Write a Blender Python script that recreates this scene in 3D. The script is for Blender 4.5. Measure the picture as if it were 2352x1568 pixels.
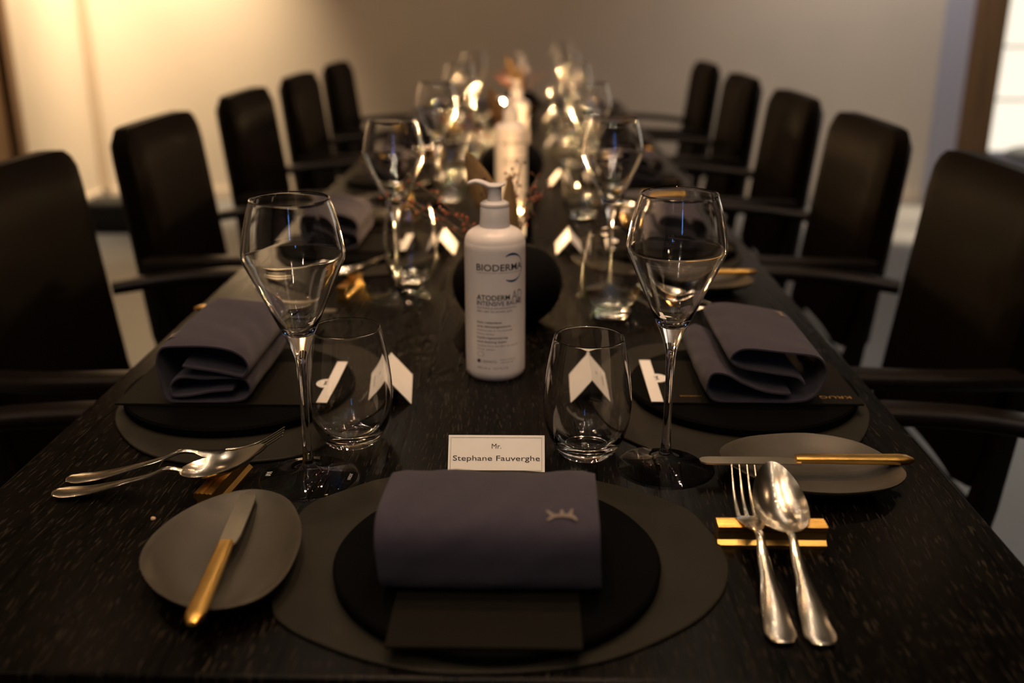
import bpy, bmesh, math, random
from mathutils import Vector, Matrix, Euler
random.seed(7)
PI = math.pi
SC = bpy.context.scene
COL = SC.collection
for o in list(bpy.data.objects):
    bpy.data.objects.remove(o)

# ------------------------------------------------------------------ camera
cam = bpy.data.cameras.new('camera')
camo = bpy.data.objects.new('camera', cam)
COL.objects.link(camo)
camo.location = (0, 0, 1.14)
camo.rotation_euler = (math.radians(90 - 18.765), 0, math.radians(1.162))
cam.sensor_width = 36.0
cam.lens = 2287.0 / 2352.0 * 36.0
cam.clip_start = 0.02
cam.dof.use_dof = True
cam.dof.focus_distance = 0.865
cam.dof.aperture_fstop = 3.2
SC.camera = camo

# ------------------------------------------------------------------ world, exposure
world = bpy.data.worlds.new('World')
SC.world = world
world.use_nodes = True
world.node_tree.nodes['Background'].inputs[0].default_value = (0.02, 0.03, 0.06, 1)
world.node_tree.nodes['Background'].inputs[1].default_value = 0.3
SC.view_settings.view_transform = 'Standard'
SC.view_settings.look = 'None'
SC.view_settings.gamma = 1.0
SC.view_settings.use_curve_mapping = False
SC.view_settings.exposure = 0.0
SC.cycles.use_denoising = True
SC.cycles.max_bounces = 16
SC.cycles.transmission_bounces = 14
SC.cycles.transparent_max_bounces = 16
SC.cycles.glossy_bounces = 6
SC.cycles.diffuse_bounces = 4
SC.cycles.caustics_reflective = False
SC.cycles.caustics_refractive = False
SC.cycles.blur_glossy = 0.3
SC.cycles.sample_clamp_indirect = 0.0

# ------------------------------------------------------------------ room lights
WARM = (1.0, 0.63, 0.37)
AMBER = (1.0, 0.735, 0.455)
NEUTRAL = (1.0, 0.88, 0.81)

def spot(name, loc, aim, power, color, size, blend, radius=0.04):
    d = bpy.data.lights.new(name, 'SPOT')
    d.energy = power
    d.color = color
    d.spot_size = math.radians(size)
    d.spot_blend = blend
    d.shadow_soft_size = radius
    o = bpy.data.objects.new(name, d)
    COL.objects.link(o)
    o.location = loc
    o.rotation_euler = (Vector(aim) - Vector(loc)).to_track_quat('-Z', 'Y').to_euler()
    return o

# wall washers on the left half of the back wall and on the left wall
spot('wall_washer_light', (-2.06, 5.50, 2.60), (-2.12, 6.0, 1.45), 600, AMBER, 74, 1.0)
spot('wall_washer_light', (-2.12, 5.25, 2.60), (-2.62, 5.20, 1.40), 400, AMBER, 74, 1.0)
# row along the right half of the back wall
spot('wall_washer_light', (1.95, 4.85, 2.62), (2.15, 5.95, 0.8), 100, NEUTRAL, 110, 1.0)
spot('wall_washer_light', (0.1, 4.85, 2.62), (0.1, 5.95, 0.8), 14, (1.0, 0.74, 0.58), 120, 1.0)
spot('floor_spot_light', (2.15, 5.40, 2.62), (2.10, 5.42, 0.0), 950, AMBER, 28, 0.6)
spot('floor_spot_light', (1.28, 5.60, 2.62), (1.28, 5.62, 0.0), 150, AMBER, 24, 0.6)
spot('floor_spot_light', (-1.76, 5.62, 2.62), (-1.76, 5.62, 0.0), 150, AMBER, 20, 0.6)
# aisle spots over the floor behind both rows of chairs
for (sx, sy, p, c) in [(1.45, 0.9, 26, (0.78, 0.89, 1.0)), (1.45, 2.3, 26, (0.78, 0.89, 1.0)), (1.45, 3.7, 20, (0.78, 0.89, 1.0)), (-1.6, 0.9, 6, (1.0, 0.86, 0.60)), (-1.6, 2.3, 6, (1.0, 0.86, 0.60))]:
    spot('aisle_spot_light', (sx, sy, 2.62), (sx, sy, 0.0), p, c, 60, 0.8, 0.03)
# ceiling spots over the table (fixtures are built further down)
TABLE_SPOTS = []
for q in range(7):
    ty = 0.60 + 0.50 * q
    for sx in (-0.33, 0.26):
        TABLE_SPOTS.append((sx, ty, 24 if q else 18))
for (sx, sy, p) in TABLE_SPOTS:
    spot('table_spot_light', (sx, sy, 2.62), (sx, sy, 0.75), p, WARM, 56, 0.9, 0.028)

# ------------------------------------------------------------------ node materials
def mat(name, color=(0.5, 0.5, 0.5), rough=0.5, metal=0.0, spec=0.5, var=0.0, vscale=20.0,
        bump=0.0, bscale=200.0, stretch=(1, 1, 1), coat=0.0, color2=None, sheen=0.0, rvar=0.0):
    m = bpy.data.materials.new(name)
    m.use_nodes = True
    nt = m.node_tree
    b = nt.nodes['Principled BSDF']
    b.inputs['Base Color'].default_value = (*color, 1)
    b.inputs['Roughness'].default_value = rough
    b.inputs['Metallic'].default_value = metal
    b.inputs['Specular IOR Level'].default_value = spec
    b.inputs['Coat Weight'].default_value = coat
    b.inputs['Sheen Weight'].default_value = sheen
    tc = nt.nodes.new('ShaderNodeTexCoord')
    mp = nt.nodes.new('ShaderNodeMapping')
    mp.inputs['Scale'].default_value = stretch
    nt.links.new(tc.outputs['Object'], mp.inputs['Vector'])
    nz = nt.nodes.new('ShaderNodeTexNoise')
    nz.inputs['Scale'].default_value = vscale
    nz.inputs['Detail'].default_value = 5
    nt.links.new(mp.outputs['Vector'], nz.inputs['Vector'])
    c2 = color2 or tuple(max(0, c * (1 - var)) for c in color)
    if var > 0 or color2:
        rp = nt.nodes.new('ShaderNodeValToRGB')
        rp.color_ramp.elements[0].position = 0.3
        rp.color_ramp.elements[1].position = 0.7
        rp.color_ramp.elements[0].color = (*c2, 1)
        rp.color_ramp.elements[1].color = (*color, 1)
        nt.links.new(nz.outputs['Fac'], rp.inputs['Fac'])
        nt.links.new(rp.outputs['Color'], b.inputs['Base Color'])
    if rvar > 0:
        mr = nt.nodes.new('ShaderNodeMapRange')
        mr.inputs['To Min'].default_value = rough - rvar
        mr.inputs['To Max'].default_value = rough + rvar
        nt.links.new(nz.outputs['Fac'], mr.inputs['Value'])
        nt.links.new(mr.outputs['Result'], b.inputs['Roughness'])
    if bump > 0:
        n2 = nt.nodes.new('ShaderNodeTexNoise')
        n2.inputs['Scale'].default_value = bscale
        n2.inputs['Detail'].default_value = 3
        nt.links.new(mp.outputs['Vector'], n2.inputs['Vector'])
        bp = nt.nodes.new('ShaderNodeBump')
        bp.inputs['Strength'].default_value = bump
        bp.inputs['Distance'].default_value = 0.001
        nt.links.new(n2.outputs['Fac'], bp.inputs['Height'])
        nt.links.new(bp.outputs['Normal'], b.inputs['Normal'])
    return m

def glass_mat(name, tint=(1, 1, 1), rough=0.0, ior=1.5):
    m = bpy.data.materials.new(name)
    m.use_nodes = True
    b = m.node_tree.nodes['Principled BSDF']
    b.inputs['Base Color'].default_value = (*tint, 1)
    b.inputs['Roughness'].default_value = rough
    b.inputs['IOR'].default_value = ior
    b.inputs['Transmission Weight'].default_value = 1.0
    return m

def thin_glass_mat(name):
    m = bpy.data.materials.new(name)
    m.use_nodes = True
    nt = m.node_tree
    nt.nodes.clear()
    out = nt.nodes.new('ShaderNodeOutputMaterial')
    mix = nt.nodes.new('ShaderNodeMixShader')
    tr = nt.nodes.new('ShaderNodeBsdfTransparent')
    gl = nt.nodes.new('ShaderNodeBsdfGlossy')
    gl.inputs['Roughness'].default_value = 0.03
    fr = nt.nodes.new('ShaderNodeFresnel')
    fr.inputs['IOR'].default_value = 1.45
    nt.links.new(fr.outputs[0], mix.inputs[0])
    nt.links.new(tr.outputs[0], mix.inputs[1])
    nt.links.new(gl.outputs[0], mix.inputs[2])
    nt.links.new(mix.outputs[0], out.inputs['Surface'])
    return m

def emit_mat(name, color, strength):
    m = bpy.data.materials.new(name)
    m.use_nodes = True
    nt = m.node_tree
    nt.nodes.clear()
    out = nt.nodes.new('ShaderNodeOutputMaterial')
    e = nt.nodes.new('ShaderNodeEmission')
    e.inputs['Color'].default_value = (*color, 1)
    e.inputs['Strength'].default_value = strength
    nt.links.new(e.outputs[0], out.inputs['Surface'])
    return m

def veneer_mat():
    m = bpy.data.materials.new('black_oak_veneer')
    m.use_nodes = True
    nt = m.node_tree
    b = nt.nodes['Principled BSDF']
    L = nt.links.new
    tc = nt.nodes.new('ShaderNodeTexCoord')
    # slow wander of the grain lines
    wob = nt.nodes.new('ShaderNodeTexNoise'); wob.inputs['Scale'].default_value = 2.2; wob.inputs['Detail'].default_value = 2
    L(tc.outputs['Object'], wob.inputs['Vector'])
    sc = nt.nodes.new('ShaderNodeVectorMath'); sc.operation = 'SCALE'; sc.inputs['Scale'].default_value = 0.05
    L(wob.outputs['Color'], sc.inputs[0])
    ad = nt.nodes.new('ShaderNodeVectorMath'); ad.operation = 'ADD'
    L(tc.outputs['Object'], ad.inputs[0]); L(sc.outputs[0], ad.inputs[1])
    m1 = nt.nodes.new('ShaderNodeMapping'); m1.inputs['Scale'].default_value = (150, 5.0, 1)
    L(ad.outputs[0], m1.inputs['Vector'])
    n1 = nt.nodes.new('ShaderNodeTexNoise'); n1.inputs['Scale'].default_value = 1.0; n1.inputs['Detail'].default_value = 3
    L(m1.outputs[0], n1.inputs['Vector'])
    # short open pores
    m2 = nt.nodes.new('ShaderNodeMapping'); m2.inputs['Scale'].default_value = (700, 60, 1)
    L(ad.outputs[0], m2.inputs['Vector'])
    n2 = nt.nodes.new('ShaderNodeTexNoise'); n2.inputs['Scale'].default_value = 1.0; n2.inputs['Detail'].default_value = 1
    L(m2.outputs[0], n2.inputs['Vector'])
    r1 = nt.nodes.new('ShaderNodeValToRGB')
    r1.color_ramp.elements[0].position = 0.36; r1.color_ramp.elements[0].color = (0.0006, 0.0004, 0.0003, 1)
    r1.color_ramp.elements[1].position = 0.68; r1.color_ramp.elements[1].color = (0.003, 0.002, 0.0012, 1)
    L(n1.outputs['Fac'], r1.inputs['Fac'])
    r2 = nt.nodes.new('ShaderNodeValToRGB')
    r2.color_ramp.elements[0].position = 0.62; r2.color_ramp.elements[0].color = (0, 0, 0, 1)
    r2.color_ramp.elements[1].position = 0.70; r2.color_ramp.elements[1].color = (1, 1, 1, 1)
    L(n2.outputs['Fac'], r2.inputs['Fac'])
    mx = nt.nodes.new('ShaderNodeMixRGB'); mx.inputs['Color2'].default_value = (0.026, 0.020, 0.014, 1)
    L(r2.outputs['Color'], mx.inputs['Fac']); L(r1.outputs['Color'], mx.inputs['Color1'])
    L(mx.outputs[0], b.inputs['Base Color'])
    mr = nt.nodes.new('ShaderNodeMapRange'); mr.inputs['To Min'].default_value = 0.22; mr.inputs['To Max'].default_value = 0.36
    L(n1.outputs['Fac'], mr.inputs['Value']); L(mr.outputs[0], b.inputs['Roughness'])
    b1 = nt.nodes.new('ShaderNodeBump'); b1.inputs['Strength'].default_value = 0.35; b1.inputs['Distance'].default_value = 0.0006
    L(n1.outputs['Fac'], b1.inputs['Height'])
    b2 = nt.nodes.new('ShaderNodeBump'); b2.inputs['Strength'].default_value = 0.5; b2.inputs['Distance'].default_value = 0.0003
    L(r2.outputs['Color'], b2.inputs['Height']); L(b1.outputs[0], b2.inputs['Normal'])
    L(b2.outputs[0], b.inputs['Normal'])
    b.inputs['Specular IOR Level'].default_value = 0.1
    return m

M = {}
M['veneer'] = veneer_mat()
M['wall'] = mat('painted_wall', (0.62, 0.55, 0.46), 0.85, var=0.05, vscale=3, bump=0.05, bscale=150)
M['wall_shade'] = mat('bluish_shaded_wall', (0.42, 0.42, 0.50), 0.85, var=0.05, vscale=3)  # wall paint with the bluish daylight shade put into its colour
M['ceiling'] = mat('ceiling_paint', (0.035, 0.03, 0.026), 0.9, var=0.04, vscale=3)
M['floor'] = mat('polished_concrete', (0.15, 0.16, 0.175), 0.38, var=0.35, vscale=2.5, bump=0.05, bscale=60, rvar=0.06)
M['dark_rear'] = mat('dark_rear_wall', (0.10, 0.085, 0.07), 0.7, var=0.2, vscale=2)
M['brown_wood'] = mat('brown_wood', (0.20, 0.115, 0.055), 0.5, var=0.4, vscale=2.0, stretch=(14, 14, 1), bump=0.1, bscale=20)
M['skirting'] = mat('skirting_paint', (0.55, 0.48, 0.40), 0.6, var=0.05)
M['crease_shade'] = mat('corner_crease_shade', (0.44, 0.36, 0.27), 0.8, var=0.05)  # wall tone darkened to carry the shade of the corner crease
M['leather'] = mat('black_brown_leather', (0.006, 0.0036, 0.0022), 0.5, var=0.35, vscale=8, bump=0.25, bscale=420, spec=0.03)
M['chair_wood'] = mat('black_stained_wood', (0.007, 0.004, 0.0026), 0.38, var=0.5, vscale=3, stretch=(4, 30, 4), bump=0.15, bscale=40, spec=0.3)
M['block'] = mat('matt_black', (0.008, 0.008, 0.008), 0.85, var=0.3, bump=0.1, bscale=500)
M['mat'] = mat('olive_leather', (0.015, 0.0125, 0.007), 0.6, var=0.35, vscale=14, bump=0.15, bscale=600, spec=0.22)
M['charger'] = mat('black_slate', (0.0016, 0.0014, 0.0012), 0.8, var=0.4, vscale=30, bump=0.2, bscale=500, spec=0.04)
M['menu'] = mat('dark_card', (0.0085, 0.0072, 0.005), 0.7, var=0.15, vscale=40, bump=0.05, bscale=900, spec=0.08)
M['gold_ink'] = mat('gold_foil', (0.75, 0.42, 0.10), 0.35, metal=0.8, var=0.2, vscale=300)
M['paper'] = mat('white_card', (0.80, 0.78, 0.76), 0.75, var=0.03, vscale=60, bump=0.03, bscale=1200)
M['ink'] = mat('dark_ink', (0.02, 0.012, 0.022), 0.7, var=0.1)
M['napkin'] = mat('purple_grey_linen', (0.050, 0.043, 0.060), 0.92, var=0.14, vscale=120, bump=0.35, bscale=1500, spec=0.1, sheen=0.12)
M['thread'] = mat('beige_thread', (0.20, 0.16, 0.135), 0.85, var=0.2, vscale=300, bump=0.3, bscale=2000)
M['stoneware'] = mat('grey_brown_stoneware', (0.056, 0.047, 0.034), 0.45, var=0.22, vscale=18, bump=0.1, bscale=300, rvar=0.05)
M['silver'] = mat('brushed_silver', (0.80, 0.74, 0.64), 0.20, metal=1.0, var=0.06, vscale=60, rvar=0.05)
M['steel'] = mat('satin_steel', (0.62, 0.55, 0.44), 0.30, metal=1.0, var=0.1, vscale=40, stretch=(40, 1, 1), rvar=0.05)
M['gold'] = mat('satin_gold', (0.85, 0.50, 0.13), 0.30, metal=1.0, var=0.15, vscale=40, rvar=0.06)
M['plastic'] = mat('white_plastic', (0.78, 0.72, 0.71), 0.32, var=0.02, vscale=30, spec=0.5)
M['cap'] = mat('white_cap_plastic', (0.66, 0.63, 0.64), 0.45, var=0.02, vscale=30)
M['print_black'] = mat('black_print', (0.025, 0.018, 0.025), 0.5, var=0.05)
M['print_blue'] = mat('blue_print', (0.012, 0.05, 0.17), 0.45, var=0.05)
M['print_indigo'] = mat('indigo_print', (0.05, 0.05, 0.11), 0.5, var=0.05)
M['print_grey'] = mat('grey_print', (0.16, 0.14, 0.16), 0.5, var=0.05)
M['etch'] = mat('frosted_etch', (0.55, 0.55, 0.55), 0.8, var=0.05)
M['vase'] = mat('black_stone_vase', (0.0025, 0.0022, 0.002), 0.85, var=0.4, vscale=40, bump=0.4, bscale=250, spec=0.08)
M['wax'] = mat('candle_wax', (0.85, 0.76, 0.60), 0.5, var=0.03)
M['wick'] = mat('burnt_wick', (0.01, 0.01, 0.01), 0.9, var=0.1)
M['leaf'] = mat('dried_leaf', (0.42, 0.27, 0.12), 0.75, var=0.45, vscale=60, stretch=(6, 6, 1), bump=0.3, bscale=300)
lt = M['leaf'].node_tree
tl = lt.nodes.new('ShaderNodeBsdfTranslucent'); tl.inputs['Color'].default_value = (0.55, 0.33, 0.13, 1)
ms = lt.nodes.new('ShaderNodeMixShader'); ms.inputs[0].default_value = 0.25
lt.links.new(lt.nodes['Principled BSDF'].outputs[0], ms.inputs[1]); lt.links.new(tl.outputs[0], ms.inputs[2])
lt.links.new(ms.outputs[0], lt.nodes['Material Output'].inputs['Surface'])
M['stem'] = mat('dried_stem', (0.16, 0.10, 0.05), 0.8, var=0.3)
M['berry'] = mat('dark_red_berry', (0.14, 0.025, 0.018), 0.5, var=0.3, vscale=100)
M['sprig'] = mat('rust_red_sprig', (0.45, 0.11, 0.05), 0.7, var=0.4, vscale=100)
M['crumb'] = mat('bread_crumb', (0.65, 0.42, 0.32), 0.8, var=0.3, vscale=400)
M['trim_metal'] = mat('downlight_trim', (0.30, 0.28, 0.26), 0.4, metal=0.6, var=0.05)
M['glass'] = glass_mat('clear_crystal', rough=0.02)
M['thin_glass'] = thin_glass_mat('thin_clear_glass')
M['flame'] = emit_mat('candle_flame', (1.0, 0.60, 0.26), 1700)
M['lamp_warm'] = emit_mat('warm_lamp_lens', (1.0, 0.62, 0.34), 170)
M['lamp_soft'] = emit_mat('soft_lamp_lens', (1.0, 0.78, 0.55), 330)
M['lamp_dot'] = emit_mat('rail_lamp_dot', (1.0, 0.80, 0.58), 420)
M['window_day'] = emit_mat('bright_blind', (1.0, 0.89, 0.72), 1.2)
M['window_blue'] = emit_mat('dusk_sky_pane', (0.10, 0.34, 1.0), 9.0)

# ------------------------------------------------------------------ mesh helpers
def from_bm(name, bm, m, smooth=False, angle=None):
    me = bpy.data.meshes.new(name)
    bm.normal_update()
    bm.to_mesh(me)
    bm.free()
    if m is not None:
        me.materials.append(m)
    if smooth:
        for p in me.polygons:
            p.use_smooth = True
        if angle:
            me.set_sharp_from_angle(angle=math.radians(angle))
    return me

def box_bm(bm, lo, hi, bevel=0.0, seg=2, mtx=None):
    vs = [bm.verts.new((x, y, z)) for x in (lo[0], hi[0]) for y in (lo[1], hi[1]) for z in (lo[2], hi[2])]
    F = [(0, 1, 3, 2), (4, 6, 7, 5), (0, 4, 5, 1), (2, 3, 7, 6), (0, 2, 6, 4), (1, 5, 7, 3)]
    fs = [bm.faces.new([vs[i] for i in f]) for f in F]
    geom = vs
    if bevel > 0:
        es = set(e for f in fs for e in f.edges)
        r = bmesh.ops.bevel(bm, geom=list(es), offset=bevel, segments=seg, profile=0.5, affect='EDGES')
        geom = list(set(r['verts']) | set(v for v in vs if v.is_valid))
    if mtx is not None:
        bmesh.ops.transform(bm, matrix=mtx, verts=geom)
    return geom

def box(name, lo, hi, m, bevel=0.0, seg=2, smooth=False):
    bm = bmesh.new()
    box_bm(bm, lo, hi, bevel, seg)
    return from_bm(name, bm, m, smooth, 40 if smooth else None)

def crom(pts, n, closed=False):
    P = [Vector(p) for p in pts]
    out = []
    N = len(P)
    rng = N if closed else N - 1
    for i in range(rng):
        if closed:
            a, b, c, d = P[(i - 1) % N], P[i], P[(i + 1) % N], P[(i + 2) % N]
        else:
            a, b, c, d = P[max(i - 1, 0)], P[i], P[i + 1], P[min(i + 2, N - 1)]
        for k in range(n):
            t = k / n
            out.append(0.5 * ((2 * b) + (c - a) * t + (2 * a - 5 * b + 4 * c - d) * t * t + (3 * b - a - 3 * c + d) * t ** 3))
    if not closed:
        out.append(P[-1])
    return out

def lathe(name, prof, m, seg=48, smooth_n=0, angle=None, center=(0, 0)):
    pts = [(p[0], 0, p[1]) for p in prof]
    if smooth_n:
        pts = [tuple(v) for v in crom(pts, smooth_n)]
    bm = bmesh.new()
    rings = []
    for (r, _, z) in pts:
        if r < 1e-5:
            rings.append([bm.verts.new((center[0], center[1], z))])
        else:
            rings.append([bm.verts.new((center[0] + r * math.cos(2 * PI * k / seg), center[1] + r * math.sin(2 * PI * k / seg), z)) for k in range(seg)])
    for a, b in zip(rings[:-1], rings[1:]):
        for k in range(seg):
            k2 = (k + 1) % seg
            if len(a) == 1 and len(b) == 1:
                continue
            if len(a) == 1:
                bm.faces.new((a[0], b[k2], b[k]))
            elif len(b) == 1:
                bm.faces.new((a[k], a[k2], b[0]))
            else:
                bm.faces.new((a[k], a[k2], b[k2], b[k]))
    bmesh.ops.recalc_face_normals(bm, faces=bm.faces)
    return from_bm(name, bm, m, True, angle)

def slab(name, outline, z0, z1, m, bevel=0.0, mtx=None):
    """flat piece with the given outline, from z0 to z1, top and bottom edge eased"""
    bm = bmesh.new()
    n = len(outline)
    cx = sum(p[0] for p in outline) / n
    cy = sum(p[1] for p in outline) / n
    def ring(s, z):
        out = []
        for (x, y) in outline:
            d = math.hypot(x - cx, y - cy)
            k = (d - s) / d
            out.append(bm.verts.new((cx + (x - cx) * k, cy + (y - cy) * k, z)))
        return out
    if bevel > 0:
        rs = [ring(bevel, z0), ring(0, z0 + bevel), ring(0, z1 - bevel), ring(bevel * 0.3, z1 - bevel * 0.3), ring(bevel, z1)]
    else:
        rs = [ring(0, z0), ring(0, z1)]
    for a, b in zip(rs[:-1], rs[1:]):
        for k in range(n):
            bm.faces.new((a[k], a[(k + 1) % n], b[(k + 1) % n], b[k]))
    bm.faces.new(rs[0][::-1])
    bm.faces.new(rs[-1])
    bmesh.ops.recalc_face_normals(bm, faces=bm.faces)
    if mtx is not None:
        bmesh.ops.transform(bm, matrix=mtx, verts=bm.verts)
    return from_bm(name, bm, m, False)

def sweep(name, path, widths, thick, m, seg=10, up=(0, 0, 1), power=2.0, smooth=True, bm=None, side=None):
    """sweep a super-elliptical section along path; widths and thick are half sizes per point"""
    own = bm is None
    if own:
        bm = bmesh.new()
    P = [Vector(p) for p in path]
    rings = []
    for i, p in enumerate(P):
        t = (P[min(i + 1, len(P) - 1)] - P[max(i - 1, 0)]).normalized()
        s = Vector(side) if side else t.cross(Vector(up))
        if s.length < 1e-6:
            s = Vector((1, 0, 0))
        s = (s - t * s.dot(t)).normalized()
        u = s.cross(t).normalized()
        ring = []
        for k in range(seg):
            a = 2 * PI * (k + 0.5) / seg
            ca, sa = math.cos(a), math.sin(a)
            x = math.copysign(abs(ca) ** (2 / power), ca) * widths[i]
            y = math.copysign(abs(sa) ** (2 / power), sa) * thick[i]
            ring.append(bm.verts.new(p + s * x + u * y))
        rings.append(ring)
    for a, b in zip(rings[:-1], rings[1:]):
        for k in range(seg):
            bm.faces.new((a[k], a[(k + 1) % seg], b[(k + 1) % seg], b[k]))
    bm.faces.new(rings[0][::-1])
    bm.faces.new(rings[-1])
    bmesh.ops.recalc_face_normals(bm, faces=bm.faces)
    if own:
        return from_bm(name, bm, m, smooth, 50)

def lerp_list(vals, n):
    """resample (t, value...) keyframes at n points, linear"""
    out = []
    for i in range(n):
        t = i / (n - 1)
        for a, b in zip(vals[:-1], vals[1:]):
            if a[0] <= t <= b[0] + 1e-9:
                u = (t - a[0]) / max(1e-9, b[0] - a[0])
                u = u * u * (3 - 2 * u)
                out.append([x + (y - x) * u for x, y in zip(a[1:], b[1:])])
                break
    return out

def text_mesh(name, body, m, width=None, height=None, align='LEFT', bold=0.0, extrude=0.00005):
    """flat lettering in the XY plane; scaled to width and/or cap height"""
    cu = bpy.data.curves.new(name, 'FONT')
    cu.body = body
    cu.size = 1.0
    cu.resolution_u = 3
    cu.offset = bold
    ob = bpy.data.objects.new(name, cu)
    COL.objects.link(ob)
    dg = bpy.context.evaluated_depsgraph_get()
    me = bpy.data.meshes.new_from_object(ob.evaluated_get(dg))
    bpy.data.objects.remove(ob)
    xs = [v.co.x for v in me.vertices]
    ys = [v.co.y for v in me.vertices]
    w = max(xs) - min(xs)
    x0 = min(xs)
    sy = (height / 0.70) if height else width / w
    sx = (width / w) if width else sy
    for v in me.vertices:
        v.co.x = (v.co.x - x0) * sx
        v.co.y = v.co.y * sy
        v.co.z = 0
    if align == 'CENTER':
        for v in me.vertices:
            v.co.x -= w * sx / 2
    me.materials.clear()
    me.materials.append(m)
    me.name = name
    return me

def xform_mesh(me, f):
    for v in me.vertices:
        v.co = f(v.co)
    me.update()
    return me

# ------------------------------------------------------------------ scene-graph helpers
def props(o, label=None, cat=None, group=None, kind=None):
    if label: o['label'] = label
    if cat: o['category'] = cat
    if group: o['group'] = group
    if kind: o['kind'] = kind
    return o

def link(name, me, parent=None, loc=(0, 0, 0), rot=(0, 0, 0), scale=None):
    o = bpy.data.objects.new(name, me)
    COL.objects.link(o)
    if parent is not None:
        o.parent = parent
    o.location = loc
    o.rotation_euler = rot
    if scale:
        o.scale = scale
    return o

def build(spec, parent=None):
    """spec = (name, mesh or None, [child specs], label)"""
    name, me, kids, lab = (list(spec) + [None, [], None])[:4] if len(spec) < 4 else spec
    o = link(name, me, parent)
    if lab and parent is not None:
        o['label'] = lab
    if name == 'berries':
        o['kind'] = 'stuff'
    for k in (kids or []):
        build(k, o)
    return o

def copy_tree(o, parent=None):
    c = o.copy()
    COL.objects.link(c)
    c.parent = parent
    for ch in list(o.children):
        copy_tree(ch, c)
    return c

PROTO = {}
def place(key, spec, loc, rotz, label, cat, group=None, rot=None):
    """first use builds the thing with its parts, later uses copy it and each part"""
    if key not in PROTO:
        o = build(spec() if callable(spec) else spec)
        PROTO[key] = o
    else:
        o = copy_tree(PROTO[key])
        for k in ('group',):
            if k in o: del o[k]
    o.location = loc
    o.rotation_euler = rot if rot else (0, 0, rotz)
    return props(o, label, cat, group)

def struct(name, me, loc=(0, 0, 0), rot=(0, 0, 0)):
    return props(link(name, me, None, loc, rot), kind='structure')

# ------------------------------------------------------------------ the room
XL, XR, YB, YR, ZC = -2.62, 4.3, 6.0, -2.6, 2.7
struct('floor', box('floor', (XL - 1.6, YR, -0.1), (XR, YB + 1.2, 0.0), M['floor']))
struct('ceiling', box('ceiling', (XL - 1.6, YR, ZC), (XR, YB + 1.2, ZC + 0.1), M['ceiling']))
struct('wall_back', box('wall_back', (XL - 0.12, YB, 0), (2.34, YB + 0.12, ZC), M['wall']))
# a return steps the back wall away at its right end
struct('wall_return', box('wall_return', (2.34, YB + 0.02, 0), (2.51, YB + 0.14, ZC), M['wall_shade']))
wl = struct('wall_left', box('wall_left', (XL - 0.12, 5.13, 0), (XL, YB, ZC), M['wall']))
struct('wall_left.001', box('wall_left', (XL - 0.12, YR, 0), (XL, 4.05, ZC), M['wall']))
struct('wall_left.002', box('wall_left', (XL - 0.12, 4.05, 2.25), (XL, 5.13, ZC), M['wall']))
struct('wall_rear', box('wall_rear', (XL - 0.12, YR - 0.12, 0), (XR + 0.12, YR, ZC), M['dark_rear']))
struct('wall_right', box('wall_right', (XR, YR, 0), (XR + 0.12, YB + 1.2, ZC), M['dark_rear']))
# brown timber door frame in the left wall
d1 = struct('door_1', box('door_1', (XL - 0.06, 4.12, 0.01), (XL - 0.02, 5.06, 2.18), M['brown_wood'], 0.003))
for i, (a, b) in enumerate([((XL - 0.13, 5.05, 0), (XL + 0.02, 5.13, 2.25)), ((XL - 0.13, 4.05, 0), (XL + 0.02, 4.13, 2.25)), ((XL - 0.13, 4.13, 2.17), (XL + 0.02, 5.05, 2.25))]):
    link('door_jamb', box('door_jamb', a, b, M['brown_wood'], 0.003), d1)
hb = bmesh.new()
sweep('h', [(XL - 0.02, 4.22, 1.02), (XL + 0.03, 4.22, 1.02), (XL + 0.04, 4.24, 1.02), (XL + 0.04, 4.34, 1.02)], [0.009] * 4, [0.009] * 4, None, 8, bm=hb)
link('door_handle', from_bm('door_handle', hb, M['trim_metal'], True), d1)
# skirtings
struct('baseboard_back', box('baseboard_back', (XL, YB - 0.015, 0), (2.34, YB, 0.07), M['skirting'], 0.002))
struct('baseboard_left', box('baseboard_left', (XL, 5.13, 0), (XL + 0.015, YB - 0.015, 0.07), M['skirting'], 0.002))
struct('crease_shade_strip', box('crease_shade_strip', (XL + 0.001, YB - 0.03, 0.07), (XL + 0.055, YB - 0.001, ZC), M['crease_shade'], 0.004))  # added strip, its darker colour stands for the shaded wall crease
# timber pier and the bright blinded window on the right
struct('column_1', box('column_1', (2.51, 6.0, 0), (2.70, 6.16, ZC), M['brown_wood'], 0.004))
w1 = struct('window_1', box('window_1', (2.70, 6.10, 0.30), (4.28, 6.12, 2.55), M['window_day']))
for i in range(1, 8):
    z = 0.30 + 0.30 * i
    link('blind_slat', box('blind_slat', (2.74, 6.075, z - 0.006), (4.26, 6.088, z + 0.006), M['skirting'], 0.001), w1)
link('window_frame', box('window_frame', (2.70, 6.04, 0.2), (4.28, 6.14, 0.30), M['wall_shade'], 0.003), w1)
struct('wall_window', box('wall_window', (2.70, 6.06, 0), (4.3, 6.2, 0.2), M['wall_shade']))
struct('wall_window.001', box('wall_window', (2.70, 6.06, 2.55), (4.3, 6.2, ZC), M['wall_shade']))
# dusk window behind the photographer
w2 = struct('window_2', box('window_2', (0.22, YR + 0.005, 1.6), (0.32, YR + 0.02, 2.5), M['window_blue']))
for (a, b) in [((0.17, YR, 1.55), (0.22, YR + 0.05, 2.55)), ((0.32, YR, 1.55), (0.37, YR + 0.05, 2.55)), ((0.22, YR, 1.55), (0.32, YR + 0.05, 1.6)), ((0.22, YR, 2.5), (0.32, YR + 0.05, 2.55))]:
    link('window_frame', box('window_frame', a, b, M['brown_wood'], 0.003), w2)

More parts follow.
